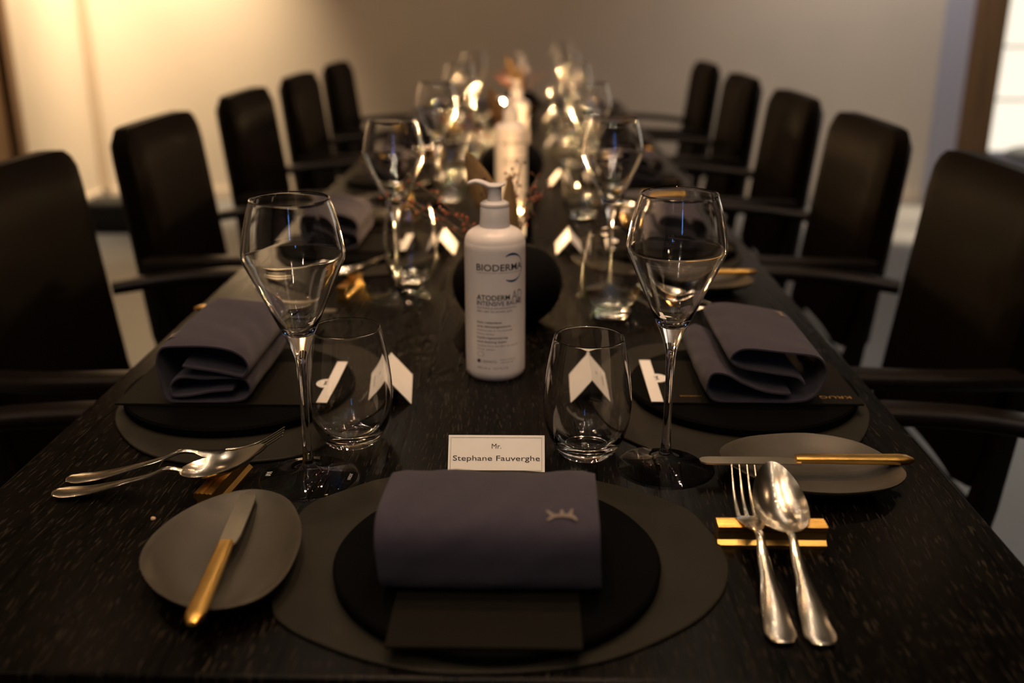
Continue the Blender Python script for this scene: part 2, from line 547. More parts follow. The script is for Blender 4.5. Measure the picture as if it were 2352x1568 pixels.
# ceiling downlights: trim ring and glowing lens
ring_me = lathe('trim_ring', [(0.025, -0.004), (0.038, -0.006), (0.043, -0.002), (0.043, 0.0), (0.025, 0.0), (0.025, -0.004)], M['trim_metal'], 24)
def lens(m): return lathe('lens', [(0, -0.003), (0.024, -0.003), (0.024, -0.0005), (0, -0.0005)], m, 16, angle=40)
lens_warm, lens_soft = lens(M['lamp_warm']), lens(M['lamp_soft'])
DL = [(-0.42, 1.0, 0), (0.30, 1.55, 0), (-0.42, 2.6, 0), (0.30, 3.3, 0), (-0.42, 4.4, 0), (0.32, 4.9, 0),
      (-0.75, -0.6, 1), (0.75, -0.6, 1), (-0.75, -1.7, 1), (0.75, -1.7, 1), (-0.22, -0.25, 1), (0.22, -0.25, 1), (-0.24, -0.45, 1), (0.24, -0.45, 1), (-0.26, -0.85, 1), (0.26, -0.85, 1), (-0.28, -1.2, 1), (0.28, -1.2, 1), (-1.7, 0.6, 1), (1.7, 1.2, 0), (-1.7, 2.2, 0), (1.9, 3.0, 0)]
DL_WHERE = ['over the left table edge, nearest', 'over the right table edge, nearest', 'over the left table edge, middle', 'over the right table edge, middle',
            'over the left table edge, farthest', 'over the right table edge, farthest', 'left and well behind the camera', 'right and well behind the camera',
            'at the rear wall, left side', 'at the rear wall, right side'] + ['in the %s row just behind the camera, %s' % (r, n) for n in ('first', 'second', 'third', 'fourth') for r in ('left', 'right')] + \
           ['over the left aisle, nearest', 'over the right aisle, nearest', 'over the left aisle, farther', 'over the right aisle, farther']
for (x, y, k), where in zip(DL, DL_WHERE):
    place('dl%d' % k, lambda: ('ceiling_downlight', None, [('trim_ring', ring_me, []), ('lens', lens_soft if k else lens_warm, [])]),
          (x, y, ZC), 0, 'small round ceiling downlight ' + where, 'downlight', 'recessed ceiling downlights')

# the housings of the ceiling spots
can_me = lathe('housing', [(0.030, -0.050), (0.038, -0.050), (0.038, 0.0), (0, 0.0), (0, -0.012), (0.030, -0.016), (0.030, -0.050)], M['trim_metal'], 20, 0, 40)
nipple_me = lathe('collar', [(0.038, -0.008), (0.046, -0.006), (0.046, 0.0), (0.038, 0.0)], M['trim_metal'], 20, 0, 40)
ORD7 = ['nearest', 'second', 'third', 'fourth', 'fifth', 'sixth', 'seventh']
CANS = [(x, y, 'over the table, %s of the %s row' % (ORD7[i // 2], 'left' if x < 0 else 'right')) for i, (x, y, p) in enumerate(TABLE_SPOTS)]
CANS += [(-2.06, 5.50, 'washing the bright left end of the back wall'), (-2.12, 5.25, 'washing the left wall by its corner'), (1.95, 4.85, 'washing the right end of the back wall'), (0.1, 4.85, 'washing the middle of the back wall'),
         (2.15, 5.40, 'over the bright floor patch at the right'), (1.28, 5.60, 'over the small floor patch behind the right chairs'), (-1.76, 5.62, 'over the small floor patch behind the left chairs')]
CANS += [(1.45, 0.9, 'over the right aisle, nearest'), (1.45, 2.3, 'over the right aisle, middle'), (1.45, 3.7, 'over the right aisle, farthest'), (-1.6, 0.9, 'over the left aisle, nearer'), (-1.6, 2.3, 'over the left aisle, farther')]
for (x, y, where) in CANS:
    place('can', lambda: ('ceiling_spotlight', None, [('housing', can_me, []), ('collar', nipple_me, [])]), (x, y, ZC), 0,
          'small metal ceiling spotlight ' + where, 'spotlight', 'ceiling spotlights')
# two ceiling rails of small glowing dots, one over each row of chairs
rail_bm = bmesh.new()
box_bm(rail_bm, (-0.018, -2.35, -0.028), (0.018, 2.35, 0.0), 0.002, 1)
rail_me = from_bm('rail', rail_bm, M['trim_metal'])
dot_me = lathe('lamp_dot', [(0, -0.034), (0.007, -0.033), (0.011, -0.0285), (0, -0.0285)], M['lamp_dot'], 12, 0, 40)
for (x, side) in ((-0.72, 'left'), (0.66, 'right')):
    t = link('light_rail', None, None, (x, 1.35, ZC))
    props(t, 'slim ceiling rail of small glowing dots over the %s row of chairs' % side, 'light rail', 'ceiling light rails')
    link('rail', rail_me, t)
    for q in range(14):
        link('lamp_dot', dot_me, t, (0, -2.2 + q * 0.34, 0))

# low black box by the back wall, behind the left chairs
be = build(('low_bench', None, [('bench_base', box('bench_base', (-0.22, -0.09, 0), (0.22, 0.09, 0.05), M['block'], 0.004), []),
                                ('cushion', box('cushion', (-0.24, -0.11, 0.05), (0.24, 0.11, 0.165), M['block'], 0.02, 3, True), [])]))
be.location = (-2.10, 5.16, 0)  # two stacked plain black boxes filling a dark band on the floor
props(be, 'low black box on the floor by the pale wall, behind the left chairs', 'block')
# dark low table under the bright window
st = build(('side_table', None, [('table_top', lathe('table_top', [(0, 0.335), (0.33, 0.335), (0.35, 0.345), (0.35, 0.36), (0.33, 0.37), (0, 0.37)], M['chair_wood'], 40, angle=40), []),
                                 ('pedestal', lathe('pedestal', [(0.05, 0.02), (0.03, 0.06), (0.03, 0.30), (0.08, 0.335)], M['chair_wood'], 24), []),
                                 ('foot', lathe('foot', [(0, 0), (0.2, 0), (0.2, 0.012), (0.05, 0.02), (0, 0.02)], M['chair_wood'], 32, angle=40), [])]))
st.location = (2.95, 5.5, 0)
props(st, 'dark round side table in front of the bright window at the right', 'table')

# ------------------------------------------------------------------ dining table
TX0, TX1, TY0, TY1, TZ = -0.4525, 0.364, 0.507, 4.33, 0.75
tb = build(('dining_table', None, [
    ('tabletop', box('tabletop', (TX0, TY0, TZ - 0.036), (TX1, TY1, TZ), M['veneer'], 0.0035, 3, True), []),
    ('pedestal', box('pedestal', (-0.125, 1.0, 0.02), (0.035, 1.3, TZ - 0.036), M['chair_wood'], 0.004), []),
    ('pedestal', box('pedestal', (-0.125, 3.6, 0.02), (0.035, 3.9, TZ - 0.036), M['chair_wood'], 0.004), []),
    ('foot_plate', box('foot_plate', (-0.24, 0.95, 0.0), (0.15, 1.35, 0.02), M['chair_wood'], 0.003), []),
    ('foot_plate', box('foot_plate', (-0.24, 3.55, 0.0), (0.15, 3.95, 0.02), M['chair_wood'], 0.003), []),
    ('stretcher', box('stretcher', (-0.06, 1.3, 0.10), (-0.03, 3.6, 0.22), M['chair_wood'], 0.003), []),
]))
props(tb, 'long black stained oak dining table set for dinner', 'table')

# ------------------------------------------------------------------ chairs (local: sitter faces +Y, floor at z 0)
def chair_spec():
    def cushion(lo, hi, r, bulge):
        bm = bmesh.new()
        box_bm(bm, lo, hi, r, 4)
        return bm
    seat = from_bm('seat', cushion((-0.225, -0.21, 0.40), (0.225, 0.25, 0.475), 0.022, 0), M['leather'], True, 50)
    # back: rounded panel with a shallow hollow towards the sitter
    bm = bmesh.new()
    nx, nz = 14, 14
    W, z0, z1, R = 0.205, 0.50, 0.918, 0.045
    front, back = [], []
    def edge(u, v):
        # rounded-rectangle grid
        x = (u * 2 - 1) * W
        z = z0 + v * (z1 - z0)
        if z > z1 - R and abs(x) > W - R:
            dx, dz = abs(x) - (W - R), z - (z1 - R)
            L_ = max(dx, dz)
            h = math.hypot(dx, dz)
            if h > 1e-9:
                k = L_ / h
                x = math.copysign(W - R + dx * k, x)
                z = z1 - R + dz * k
        return x, z
    for j in range(nz + 1):
        fr, bk = [], []
        for i in range(nx + 1):
            x, z = edge(i / nx, j / nz)
            hollow = 0.014 * (1 - (x / W) ** 2)
            ex = max(0.0, (abs(i / nx * 2 - 1) - 0.86) / 0.14)
            ez = max(0.0, (j / nz - 0.93) / 0.07)
            rnd = 0.016 * min(1, ex * ex + ez * ez)
            rake = 0.055 * (1 - (z - z0) / (z1 - z0))
            fr.append(bm.verts.new((x * (0.95 + 0.05 * (z - z0) / (z1 - z0)), -0.225 - hollow - rnd + rake, z)))
            bk.append(bm.verts.new((x * (0.95 + 0.05 * (z - z0) / (z1 - z0)), -0.285 - hollow * 0.6 + rnd + rake * 0.7, z)))
        front.append(fr); back.append(bk)
    for j in range(nz):
        for i in range(nx):
            bm.faces.new((front[j][i], front[j][i + 1], front[j + 1][i + 1], front[j + 1][i]))
            bm.faces.new((back[j][i], back[j + 1][i], back[j + 1][i + 1], back[j][i + 1]))
    for j in range(nz):
        bm.faces.new((front[j][0], front[j + 1][0], back[j + 1][0], back[j][0]))
        bm.faces.new((front[j][nx], back[j][nx], back[j + 1][nx], front[j + 1][nx]))
    for i in range(nx):
        bm.faces.new((front[0][i], back[0][i], back[0][i + 1], front[0][i + 1]))
        bm.faces.new((front[nz][i], front[nz][i + 1], back[nz][i + 1], back[nz][i]))
    bmesh.ops.recalc_face_normals(bm, faces=bm.faces)
    backrest = from_bm('backrest', bm, M['leather'], True, 55)
    kids = [('seat', seat, []), ('backrest', backrest, [])]
    for s in (-1, 1):
        pts = crom([(s * 0.225, -0.215, 0.672), (s * 0.258, -0.10, 0.682), (s * 0.264, 0.06, 0.688), (s * 0.266, 0.14, 0.682), (s * 0.268, 0.20, 0.660), (s * 0.268, 0.27, 0.655)], 4)
        n = len(pts)
        w = [0.021 + 0.009 * max(0, math.sin(PI * min(1, max(0, (i / (n - 1) - 0.45) / 0.55)))) for i in range(n)]
        t = [0.011] * n
        kids.append(('armrest', sweep('armrest', pts, w, t, M['chair_wood'], 12, power=4.0), []))
        kids.append(('leg', sweep('leg', [(s * 0.255, 0.225, 0), (s * 0.258, 0.225, 0.40), (s * 0.264, 0.222, 0.645)], [0.017, 0.021, 0.019], [0.017, 0.021, 0.019], M['chair_wood'], 12, up=(0, 1, 0), power=5.0), []))
        kids.append(('leg', sweep('leg', [(s * 0.205, -0.125, 0), (s * 0.205, -0.170, 0.28), (s * 0.205, -0.205, 0.48), (s * 0.200, -0.235, 0.66)], [0.015, 0.018, 0.018, 0.012], [0.015, 0.020, 0.018, 0.010], M['chair_wood'], 12, up=(0, 1, 0), power=5.0), []))
    kids.append(('seat_frame', box('seat_frame', (-0.24, -0.235, 0.345), (0.24, 0.225, 0.405), M['chair_wood'], 0.004), []))
    return ('armchair', None, kids)

ORD = ['nearest', 'second', 'third', 'fourth', 'fifth', 'sixth']
ADJ = ['only its arm end showing', 'its wide back cut by the picture edge', 'its back standing clear against the wall', 'its back third in the receding row', 'its back overlapping its neighbours', 'its small back the farthest of the row']
YR_ = [0.82, 1.46, 2.06, 2.66, 3.34, 4.06]
YL_ = [0.80, 1.43, 2.05, 2.71, 3.36, 4.03]
for k in range(6):
    place('chair', chair_spec, (0.425, YR_[k], 0), PI / 2,
          'black leather armchair on the right of the table, %s from the near end' % ORD[k], 'chair', 'leather armchairs along the table')
    place('chair', chair_spec, (-0.512, YL_[k], 0), -PI / 2,
          'black leather armchair on the left of the table, %s from the near end' % ORD[k], 'chair', 'leather armchairs along the table')

# ------------------------------------------------------------------ table-setting meshes (local: diner faces +Y)
MAT_PTS = [(0.0751, 0.1420), (0.1438, 0.0990), (0.1630, 0.0560), (0.1690, 0.0150), (0.1640, -0.0150), (0.1510, -0.0430), (0.1270, -0.0710), (0.0840, -0.1010),
           (0.0452, -0.1155), (0.0016, -0.1210), (-0.0421, -0.1205), (-0.0814, -0.1085), (-0.1120, -0.0930), (-0.1340, -0.0780), (-0.1500, -0.0580), (-0.1580, -0.0200),
           (-0.1610, 0.0300), (-0.1600, 0.0850), (-0.1330, 0.1170), (-0.0990, 0.1420), (-0.0450, 0.1560), (0.0200, 0.1570)]
mat_out = [(p.x, p.y) for p in crom([(x, y, 0) for x, y in MAT_PTS], 4, True)]
mat_me = slab('placemat', mat_out, 0.0, 0.003, M['mat'], 0.0012)
charger_me = lathe('charger', [(0, 0.0), (0.113, 0.0), (0.117, 0.0025), (0.1175, 0.008), (0.1155, 0.0102), (0, 0.0104)], M['charger'], 72, angle=35)

def rounded_rect(x0, y0, x1, y1):
    return [(x0, y0), (x1, y0), (x1, y1), (x0, y1)]

def emblem_poly():
    """a low arc with three upright spikes and two side tails, width 1"""
    return [(-0.50, -0.16), (-0.36, -0.02), (-0.52, 0.22), (-0.47, 0.30), (-0.24, 0.06), (-0.08, 0.06), (-0.03, 0.32), (0.03, 0.32), (0.08, 0.07),
            (0.20, 0.09), (0.31, 0.36), (0.37, 0.36), (0.33, 0.06), (0.40, 0.0), (0.50, -0.14), (0.44, -0.16), (0.22, -0.06), (0.0, -0.03), (-0.22, -0.06), (-0.42, -0.18)]

def flat_poly(name, pts, m):
    bm = bmesh.new()
    f = bm.faces.new([bm.verts.new((x, y, 0)) for x, y in pts])
    bmesh.ops.triangulate(bm, faces=[f])
    bmesh.ops.recalc_face_normals(bm, faces=bm.faces)
    return from_bm(name, bm, m)

# menu folder: dark card, white paper band with a round tab and emblem at its far end, gold print along the left edge
menu_me = slab('menu', rounded_rect(-0.060, -0.109, 0.062, 0.100), 0.0, 0.0022, M['menu'])
band = [(-0.0595, 0.1005), (-0.0595, 0.0885)]
for k in range(13):
    a = PI + PI * k / 12
    band.append((0.006 + 0.0125 * math.cos(a), 0.0885 + 0.0125 * math.sin(a) * 1.0))
band += [(0.0615, 0.0885), (0.0615, 0.1005)]
bm = bmesh.new()
f = bm.faces.new([bm.verts.new((x, y, 0.0024)) for x, y in band])
r = bmesh.ops.extrude_face_region(bm, geom=[f])
bmesh.ops.translate(bm, vec=(0, 0, 0.0006), verts=[v for v in r['geom'] if isinstance(v, bmesh.types.BMVert)])
bmesh.ops.recalc_face_normals(bm, faces=bm.faces)
band_me = from_bm('paper_band', bm, M['paper'])
band_logo = xform_mesh(flat_poly('printed_emblem', emblem_poly(), M['ink']), lambda c: Vector((0.006 + c.x * 0.013, 0.087 + c.y * 0.010, 0.0032)))
def menu_text(body, width, height, r, f0):
    me = text_mesh('gold_lettering', body, M['gold_ink'], width, height)
    # baseline runs forward, letters stand towards the left edge
    return xform_mesh(me, lambda c: Vector((r - c.y, f0 + c.x, 0.0024)))
def menu_spec(printed):
    kids = [('paper_band', band_me, [('printed_emblem', band_logo, [])], 'white paper band with a round tab')]
    if printed:
        kids.append(('gold_lettering', menu_text('KRUG', 0.031, 0.0065, -0.040, -0.101), [], 'gold lettering'))
        kids.append(('gold_lettering', menu_text('CHAMPAGNE', 0.022, 0.0030, -0.041, 0.048), [], 'small gold lettering'))
    return ('menu', menu_me, kids, None)

# napkin: one cloth ribbon folded in section (y, z), running along x
K = 0.11e-3
PA = [(1560, 985), (1800, 1020), (2060, 1070), (2125, 1045), (2140, 975), (2080, 880), (1960, 832), (1700, 800), (1460, 800), (1365, 850), (1330, 960), (1335, 1100), (1352, 1220), (1405, 1300),
      (1500, 1326), (1800, 1326), (2050, 1304), (2130, 1240), (2140, 1165), (2080, 1112), (1900, 1092), (1700, 1106), (1520, 1106), (1440, 1160), (1425, 1220), (1460, 1268), (1600, 1262), (1800, 1225), (1990, 1205)]
SEC_A = [((zx - 1760) * K, (1330 - zy) * K) for zx, zy in PA]
PB = [(1690, 600), (1640, 560), (1480, 530), (1300, 500), (1222, 440), (1245, 392), (1340, 372), (1560, 392), (1740, 420), (1800, 470), (1812, 530), (1785, 630), (1720, 700), (1600, 722), (1400, 726),
      (1180, 722), (1105, 680), (1085, 610), (1110, 548), (1160, 530), (1220, 545), (1300, 590), (1450, 640), (1610, 665)]
SEC_B = [((1812 - zx) * 0.158e-3 - 0.055, (728 - zy) * 0.158e-3) for zx, zy in PB]

def napkin_mesh(section, half, name='napkin'):
    pts = crom([(0, y, z) for y, z in section], 5)
    t = 0.0019
    n = len(pts)
    nrm = []
    for i in range(n):
        d = (pts[min(i + 1, n - 1)] - pts[max(i - 1, 0)]).normalized()
        nrm.append(Vector((0, -d.z, d.y)))
    bm = bmesh.new()
    NX = 16
    cols = []
    for k in range(NX + 1):
        u = k / NX
        x = -half + 2 * half * u
        e = 1.0 if 0 < k < NX else 0.45
        a, b = [], []
        for i, p in enumerate(pts):
            wob = 0.0008 * math.sin(9 * u + i * 0.21) + 0.0006 * math.sin(23 * u + i * 0.5)
            zz = max(p.z + wob * (1 if p.z > 0.01 else 0), 0.0)
            skew = 0.0015 * math.sin(i * 0.11)
            q = Vector((x + (skew if k in (0, NX) else 0), p.y + wob * 0.6, zz))
            up = q + nrm[i] * t * e
            dn = q - nrm[i] * t * e
            up.z = max(up.z, 0.0002); dn.z = max(dn.z, 0.0002)
            a.append(bm.verts.new(up)); b.append(bm.verts.new(dn))
        cols.append((a, b))
    for (a0, b0), (a1, b1) in zip(cols[:-1], cols[1:]):
        for i in range(n - 1):
            bm.faces.new((a0[i], a0[i + 1], a1[i + 1], a1[i]))
            bm.faces.new((b0[i], b1[i], b1[i + 1], b0[i + 1]))
        bm.faces.new((a0[0], a1[0], b1[0], b0[0]))
        bm.faces.new((a0[-1], b0[-1], b1[-1], a1[-1]))
    for (a, b) in (cols[0], cols[-1]):
        for i in range(n - 1):
            bm.faces.new((a[i], b[i], b[i + 1], a[i + 1]))
    bmesh.ops.recalc_face_normals(bm, faces=bm.faces)
    return from_bm(name, bm, M['napkin'], True, 60), pts, nrm

def napkin_emblem(pts, nrm, yc, xc, w):
    """embroidered emblem laid on the top front curve of the cloth"""
    z_mid = max(p.z for p in pts) * 0.6
    outer = [i for i, p in enumerate(pts) if p.z > z_mid]
    i0 = min(outer, key=lambda i: abs(pts[i].y - yc) - pts[i].z * 2)
    bm = bmesh.new()
    f = bm.faces.new([bm.verts.new((x, y, 0)) for x, y in emblem_poly()])
    bmesh.ops.triangulate(bm, faces=[f])
    bmesh.ops.subdivide_edges(bm, edges=bm.edges[:], cuts=1)
    cy = sum(p.y for p in pts) / len(pts)
    for v in bm.verts:
        s = v.co.y * w * 0.95
        # walk the section by arc length; +s goes back over the top
        i, acc = i0, 0.0
        step = -1 if (pts[i0 - 1].y > pts[i0].y) else 1
        if s < 0: step = -step
        while acc < abs(s) and 0 < i + step < len(pts) - 1:
            acc += (pts[i + step] - pts[i]).length
            i += step
        over = acc - abs(s)
        p = pts[i].lerp(pts[i - step], over / max(1e-9, (pts[i] - pts[i - step]).length)) if acc > 0 else pts[i].copy()
        nn = nrm[i]
        out = nn if (p + nn - Vector((0, cy, z_mid * 0.8))).length > (p - nn - Vector((0, cy, z_mid * 0.8))).length else -nn
        p = p + out * 0.0033
        v.co = Vector((xc + v.co.x * w, p.y, p.z))
    bmesh.ops.recalc_face_normals(bm, faces=bm.faces)
    return from_bm('embroidered_emblem', bm, M['thread'])

napA, ptsA, nrmA = napkin_mesh(SEC_A, 0.078)
napH, ptsH, nrmH = napkin_mesh([(y * 1.12, z * 0.90) for y, z in SEC_A], 0.0735)
napB, ptsB, nrmB = napkin_mesh(SEC_B, 0.078)
embA = napkin_emblem(ptsA, nrmA, -0.040, 0.050, 0.020)
embH = napkin_emblem(ptsH, nrmH, -0.040, 0.0475, 0.0205)
embB = napkin_emblem(ptsB, nrmB, -0.042, 0.050, 0.020)

# folded tent card (ridge along x), printed face towards -y
def tent_mesh(hb, h, half, t=0.0005):
    sec = [(-hb, 0), (0, h), (hb, 0), (hb - 2 * t, 0), (0, h - 2.2 * t), (-hb + 2 * t, 0)]
    bm = bmesh.new()
    A = [bm.verts.new((-half, y, z)) for y, z in sec]
    B = [bm.verts.new((half, y, z)) for y, z in sec]
    for i in range(6):
        j = (i + 1) % 6
        bm.faces.new((A[i], A[j], B[j], B[i]))
    for R in (A, B):
        bm.faces.new((R[0], R[1], R[4], R[5])); bm.faces.new((R[1], R[2], R[3], R[4]))
    bmesh.ops.recalc_face_normals(bm, faces=bm.faces)
    return from_bm('place_card', bm, M['paper'])
HB, HH, HW = 0.0225, 0.0265, 0.0425
tent_me = tent_mesh(HB, HH, HW)
SL = math.hypot(HB, HH)
def on_panel(c):
    # c.x along the ridge, c.y down the panel measured from the ridge (negative), lifted a hair
    d = -c.y / SL
    n = Vector((0, -HH, HB)).normalized()
    return Vector((c.x, -HB * d, HH * (1 - d))) + n * 0.00025
def panel_text(body, width, height, base, m, name='printed_name'):
    me = text_mesh(name, body, m, width, height, 'CENTER')
    return xform_mesh(me, lambda c: on_panel(Vector((c.x, c.y - base, 0))))
def frame_mesh(x0, x1, d0, d1, t):
    bm = bmesh.new()
    for (a, b, c, d) in [(x0, x1, d0, d0 + t), (x0, x1, d1 - t, d1), (x0, x0 + t, d0, d1), (x1 - t, x1, d0, d1)]:
        bm.faces.new([bm.verts.new(on_panel(Vector((x, -y, 0)))) for x, y in ((a, c), (b, c), (b, d), (a, d))])
    return from_bm('printed_border', bm, M['ink'])
card_logo = xform_mesh(flat_poly('printed_emblem', emblem_poly(), M['print_grey']), lambda c: on_panel(Vector((c.x * 0.007, c.y * 0.006 - 0.011, 0))))
guest_line = panel_text('Guest', 0.030, 0.0030, 0.0240, M['print_grey'], 'printed_line')

# bread plates: shallow free-form dish from an outline
def plate_mesh(outline, rim, name='bread_plate', saddle=0.0):
    o = [(p.x, p.y) for p in crom([(x, y, 0) for x, y in outline], 4, True)]
    n = len(o)
    cx = sum(p[0] for p in o) / n
    cy = sum(p[1] for p in o) / n
    o = [(x - cx, y - cy) for x, y in o]
    bm = bmesh.new()
    prof_top = [(0.0, 0.0042), (0.3, 0.0043), (0.5, 0.0050), (0.68, 0.0072), (0.82, rim * 0.62), (0.93, rim * 0.86), (0.985, rim * 0.985), (1.0, rim)]
    prof_bot = [(0.995, rim - 0.0018), (0.93, rim * 0.78 - 0.0018), (0.80, rim * 0.48 - 0.001), (0.66, 0.0030), (0.55, 0.0004), (0.52, 0.0), (0.0, 0.0)]
    rings = []
    for s, z in prof_top + prof_bot:
        if s == 0:
            rings.append([bm.verts.new((0, 0, z))])
        else:
            rings.append([bm.verts.new((x * s, y * s, z)) for x, y in o])
    for a, b in zip(rings[:-1], rings[1:]):
        for k in range(n):
            k2 = (k + 1) % n
            if len(a) == 1: bm.faces.new((a[0], b[k], b[k2]))
            elif len(b) == 1: bm.faces.new((a[k2], a[k], b[0]))
            else: bm.faces.new((a[k], b[k], b[k2], a[k2]))
    bmesh.ops.recalc_face_normals(bm, faces=bm.faces)
    return from_bm(name, bm, M['stoneware'], True, 55), (cx, cy)

PL_L = [(-0.2745, 0.6078), (-0.2785, 0.644), (-0.2682, 0.6808), (-0.2475, 0.7083), (-0.2215, 0.7189), (-0.1943, 0.7054), (-0.1758, 0.6724), (-0.167, 0.6369), (-0.1667, 0.5987), (-0.1731, 0.5726), (-0.1863, 0.5571), (-0.21, 0.5507), (-0.2326, 0.5587), (-0.2558, 0.5778)]
PL_R = [(0.1657, 0.8003), (0.1895, 0.8285), (0.2274, 0.8399), (0.2593, 0.8405), (0.2904, 0.8258), (0.3081, 0.7969), (0.3153, 0.7623), (0.2994, 0.7386), (0.2709, 0.7265), (0.2387, 0.7236), (0.2059, 0.7321), (0.1765, 0.7618)]
plate_L, cL = plate_mesh(PL_L, 0.0185)
plate_R, cR = plate_mesh(PL_R, 0.0175)

# cutlery (local: handle end at y 0, head towards +y)
def knife_parts():
    bm = bmesh.new()
    out = [(-0.0070, 0.096), (-0.0072, 0.14), (-0.0072, 0.170), (-0.0064, 0.1775), (-0.0035, 0.1812), (0.0025, 0.1818), (0.0058, 0.1790), (0.0070, 0.173), (0.0072, 0.15), (0.0072, 0.115), (0.0060, 0.104), (0.0030, 0.0985), (0.001, 0.096)]
    lo = [bm.verts.new((x, y, 0.0002)) for x, y in out]
    hi = [bm.verts.new((x * 0.96, y, 0.0016)) for x, y in out]
    n = len(out)
    for k in range(n):
        bm.faces.new((lo[k], lo[(k + 1) % n], hi[(k + 1) % n], hi[k]))
    bm.faces.new(lo[::-1]); bm.faces.new(hi)
    bmesh.ops.recalc_face_normals(bm, faces=bm.faces)
    blade = from_bm('blade', bm, M['steel'])
    N = 20
    kf = lerp_list([(0, 0.0030, 0.0014), (0.03, 0.0056, 0.0030), (0.08, 0.0065, 0.0036), (0.4, 0.0060, 0.0034), (0.9, 0.0056, 0.0030), (1, 0.0050, 0.0026)], N)
    handle = sweep('handle', [(0, 0.1 * i / (N - 1), 0.0034) for i in range(N)], [k[0] for k in kf], [k[1] for k in kf], M['gold'], 16, power=3.6)
    return blade, handle
blade_me, handle_me = knife_parts()
knife_spec = ('butter_knife', None, [('blade', blade_me, [], 'satin steel blade'), ('handle', handle_me, [], 'gold handle')], None)

def handle_path(L0, h):
    """side profile of a fork or spoon handle: tip on the table, arched, neck dipping to the rest"""
    return [(0, 0, 0.0035), (0, 0.012, 0.0030), (0, 0.030, 0.0048), (0, 0.055, 0.0105), (0, 0.080, 0.0170), (0, 0.098, h + 0.0015), (0, L0, h)]

def fork_mesh():
    bm = bmesh.new()
    H = 0.0225
    path = crom(handle_path(0.112, H), 5)
    n = len(path)
    kf = lerp_list([(0, 0.0030, 0.0006), (0.03, 0.0072, 0.0010), (0.16, 0.0104, 0.0013), (0.32, 0.0090, 0.0014), (0.60, 0.0046, 0.0018), (0.85, 0.0030, 0.0020), (1, 0.0034, 0.0016)], n)
    sweep('', path, [k[0] for k in kf], [k[1] for k in kf], None, 12, bm=bm)
    # shoulders
    sh = crom([(0, 0.110, H), (0, 0.118, H - 0.0015), (0, 0.128, H - 0.0030), (0, 0.136, H - 0.0030)], 4)
    m_ = len(sh)
    kw = lerp_list([(0, 0.0034, 0.0016), (0.35, 0.0075, 0.0012), (0.75, 0.0112, 0.0010), (1, 0.0118, 0.0009)], m_)
    sweep('', sh, [k[0] for k in kw], [k[1] for k in kw], None, 12, bm=bm)
    for i in range(4):
        x0 = (i - 1.5) * 0.0064
        tp = crom([(x0, 0.134, H - 0.0030), (x0 * 1.0, 0.150, H - 0.0012), (x0 * 0.98, 0.168, H + 0.0055), (x0 * 0.95, 0.186, H + 0.0165)], 5)
        q = len(tp)
        ws = [0.0019 * (1 - 0.62 * j / (q - 1)) for j in range(q)]
        sweep('', tp, ws, [w * 0.75 for w in ws], None, 8, bm=bm)
    return from_bm('fork', bm, M['silver'], True, 50)

def spoon_mesh():
    bm = bmesh.new()
    H = 0.0225
    path = crom(handle_path(0.110, H), 5)
    n = len(path)
    kf = lerp_list([(0, 0.0030, 0.0006), (0.03, 0.0072, 0.0010), (0.16, 0.0106, 0.0013), (0.32, 0.0092, 0.0014), (0.60, 0.0046, 0.0018), (0.85, 0.0030, 0.0020), (1, 0.0030, 0.0016)], n)
    sweep('', path, [k[0] for k in kf], [k[1] for k in kf], None, 12, bm=bm)
    # egg-shaped bowl, tilted up towards the tip
    L, W, D = 0.074, 0.0205, 0.0085
    nu, nv = 20, 28
    def pt(r, a, off):
        s = math.cos(a)
        y = 0.5 + 0.5 * r * s
        w = W * (1.0 + 0.16 * (-s)) * r * math.sin(a)
        d = -D * (1 - r ** 2.2)
        yy = 0.108 + L * y
        tilt = 0.022 * y - 0.004 * math.sin(PI * y)
        return Vector((w, yy, H + tilt + d + off))
    top, bot = [], []
    ctr_t = bm.verts.new(pt(0, 0, 0.0006)); ctr_b = bm.verts.new(pt(0, 0, -0.0006))
    for i in range(1, nu + 1):
        r = i / nu
        top.append([bm.verts.new(pt(r, 2 * PI * k / nv, 0.0006)) for k in range(nv)])
        bot.append([bm.verts.new(pt(r, 2 * PI * k / nv, -0.0006)) for k in range(nv)])
    for k in range(nv):
        k2 = (k + 1) % nv
        bm.faces.new((ctr_t, top[0][k], top[0][k2]))
        bm.faces.new((ctr_b, bot[0][k2], bot[0][k]))
        for i in range(nu - 1):
            bm.faces.new((top[i][k], top[i + 1][k], top[i + 1][k2], top[i][k2]))
            bm.faces.new((bot[i][k], bot[i][k2], bot[i + 1][k2], bot[i + 1][k]))
        bm.faces.new((top[-1][k], bot[-1][k], bot[-1][k2], top[-1][k2]))
    bmesh.ops.recalc_face_normals(bm, faces=bm.faces)
    return from_bm('spoon', bm, M['silver'], True, 60)
fork_me, spoon_me = fork_mesh(), spoon_mesh()

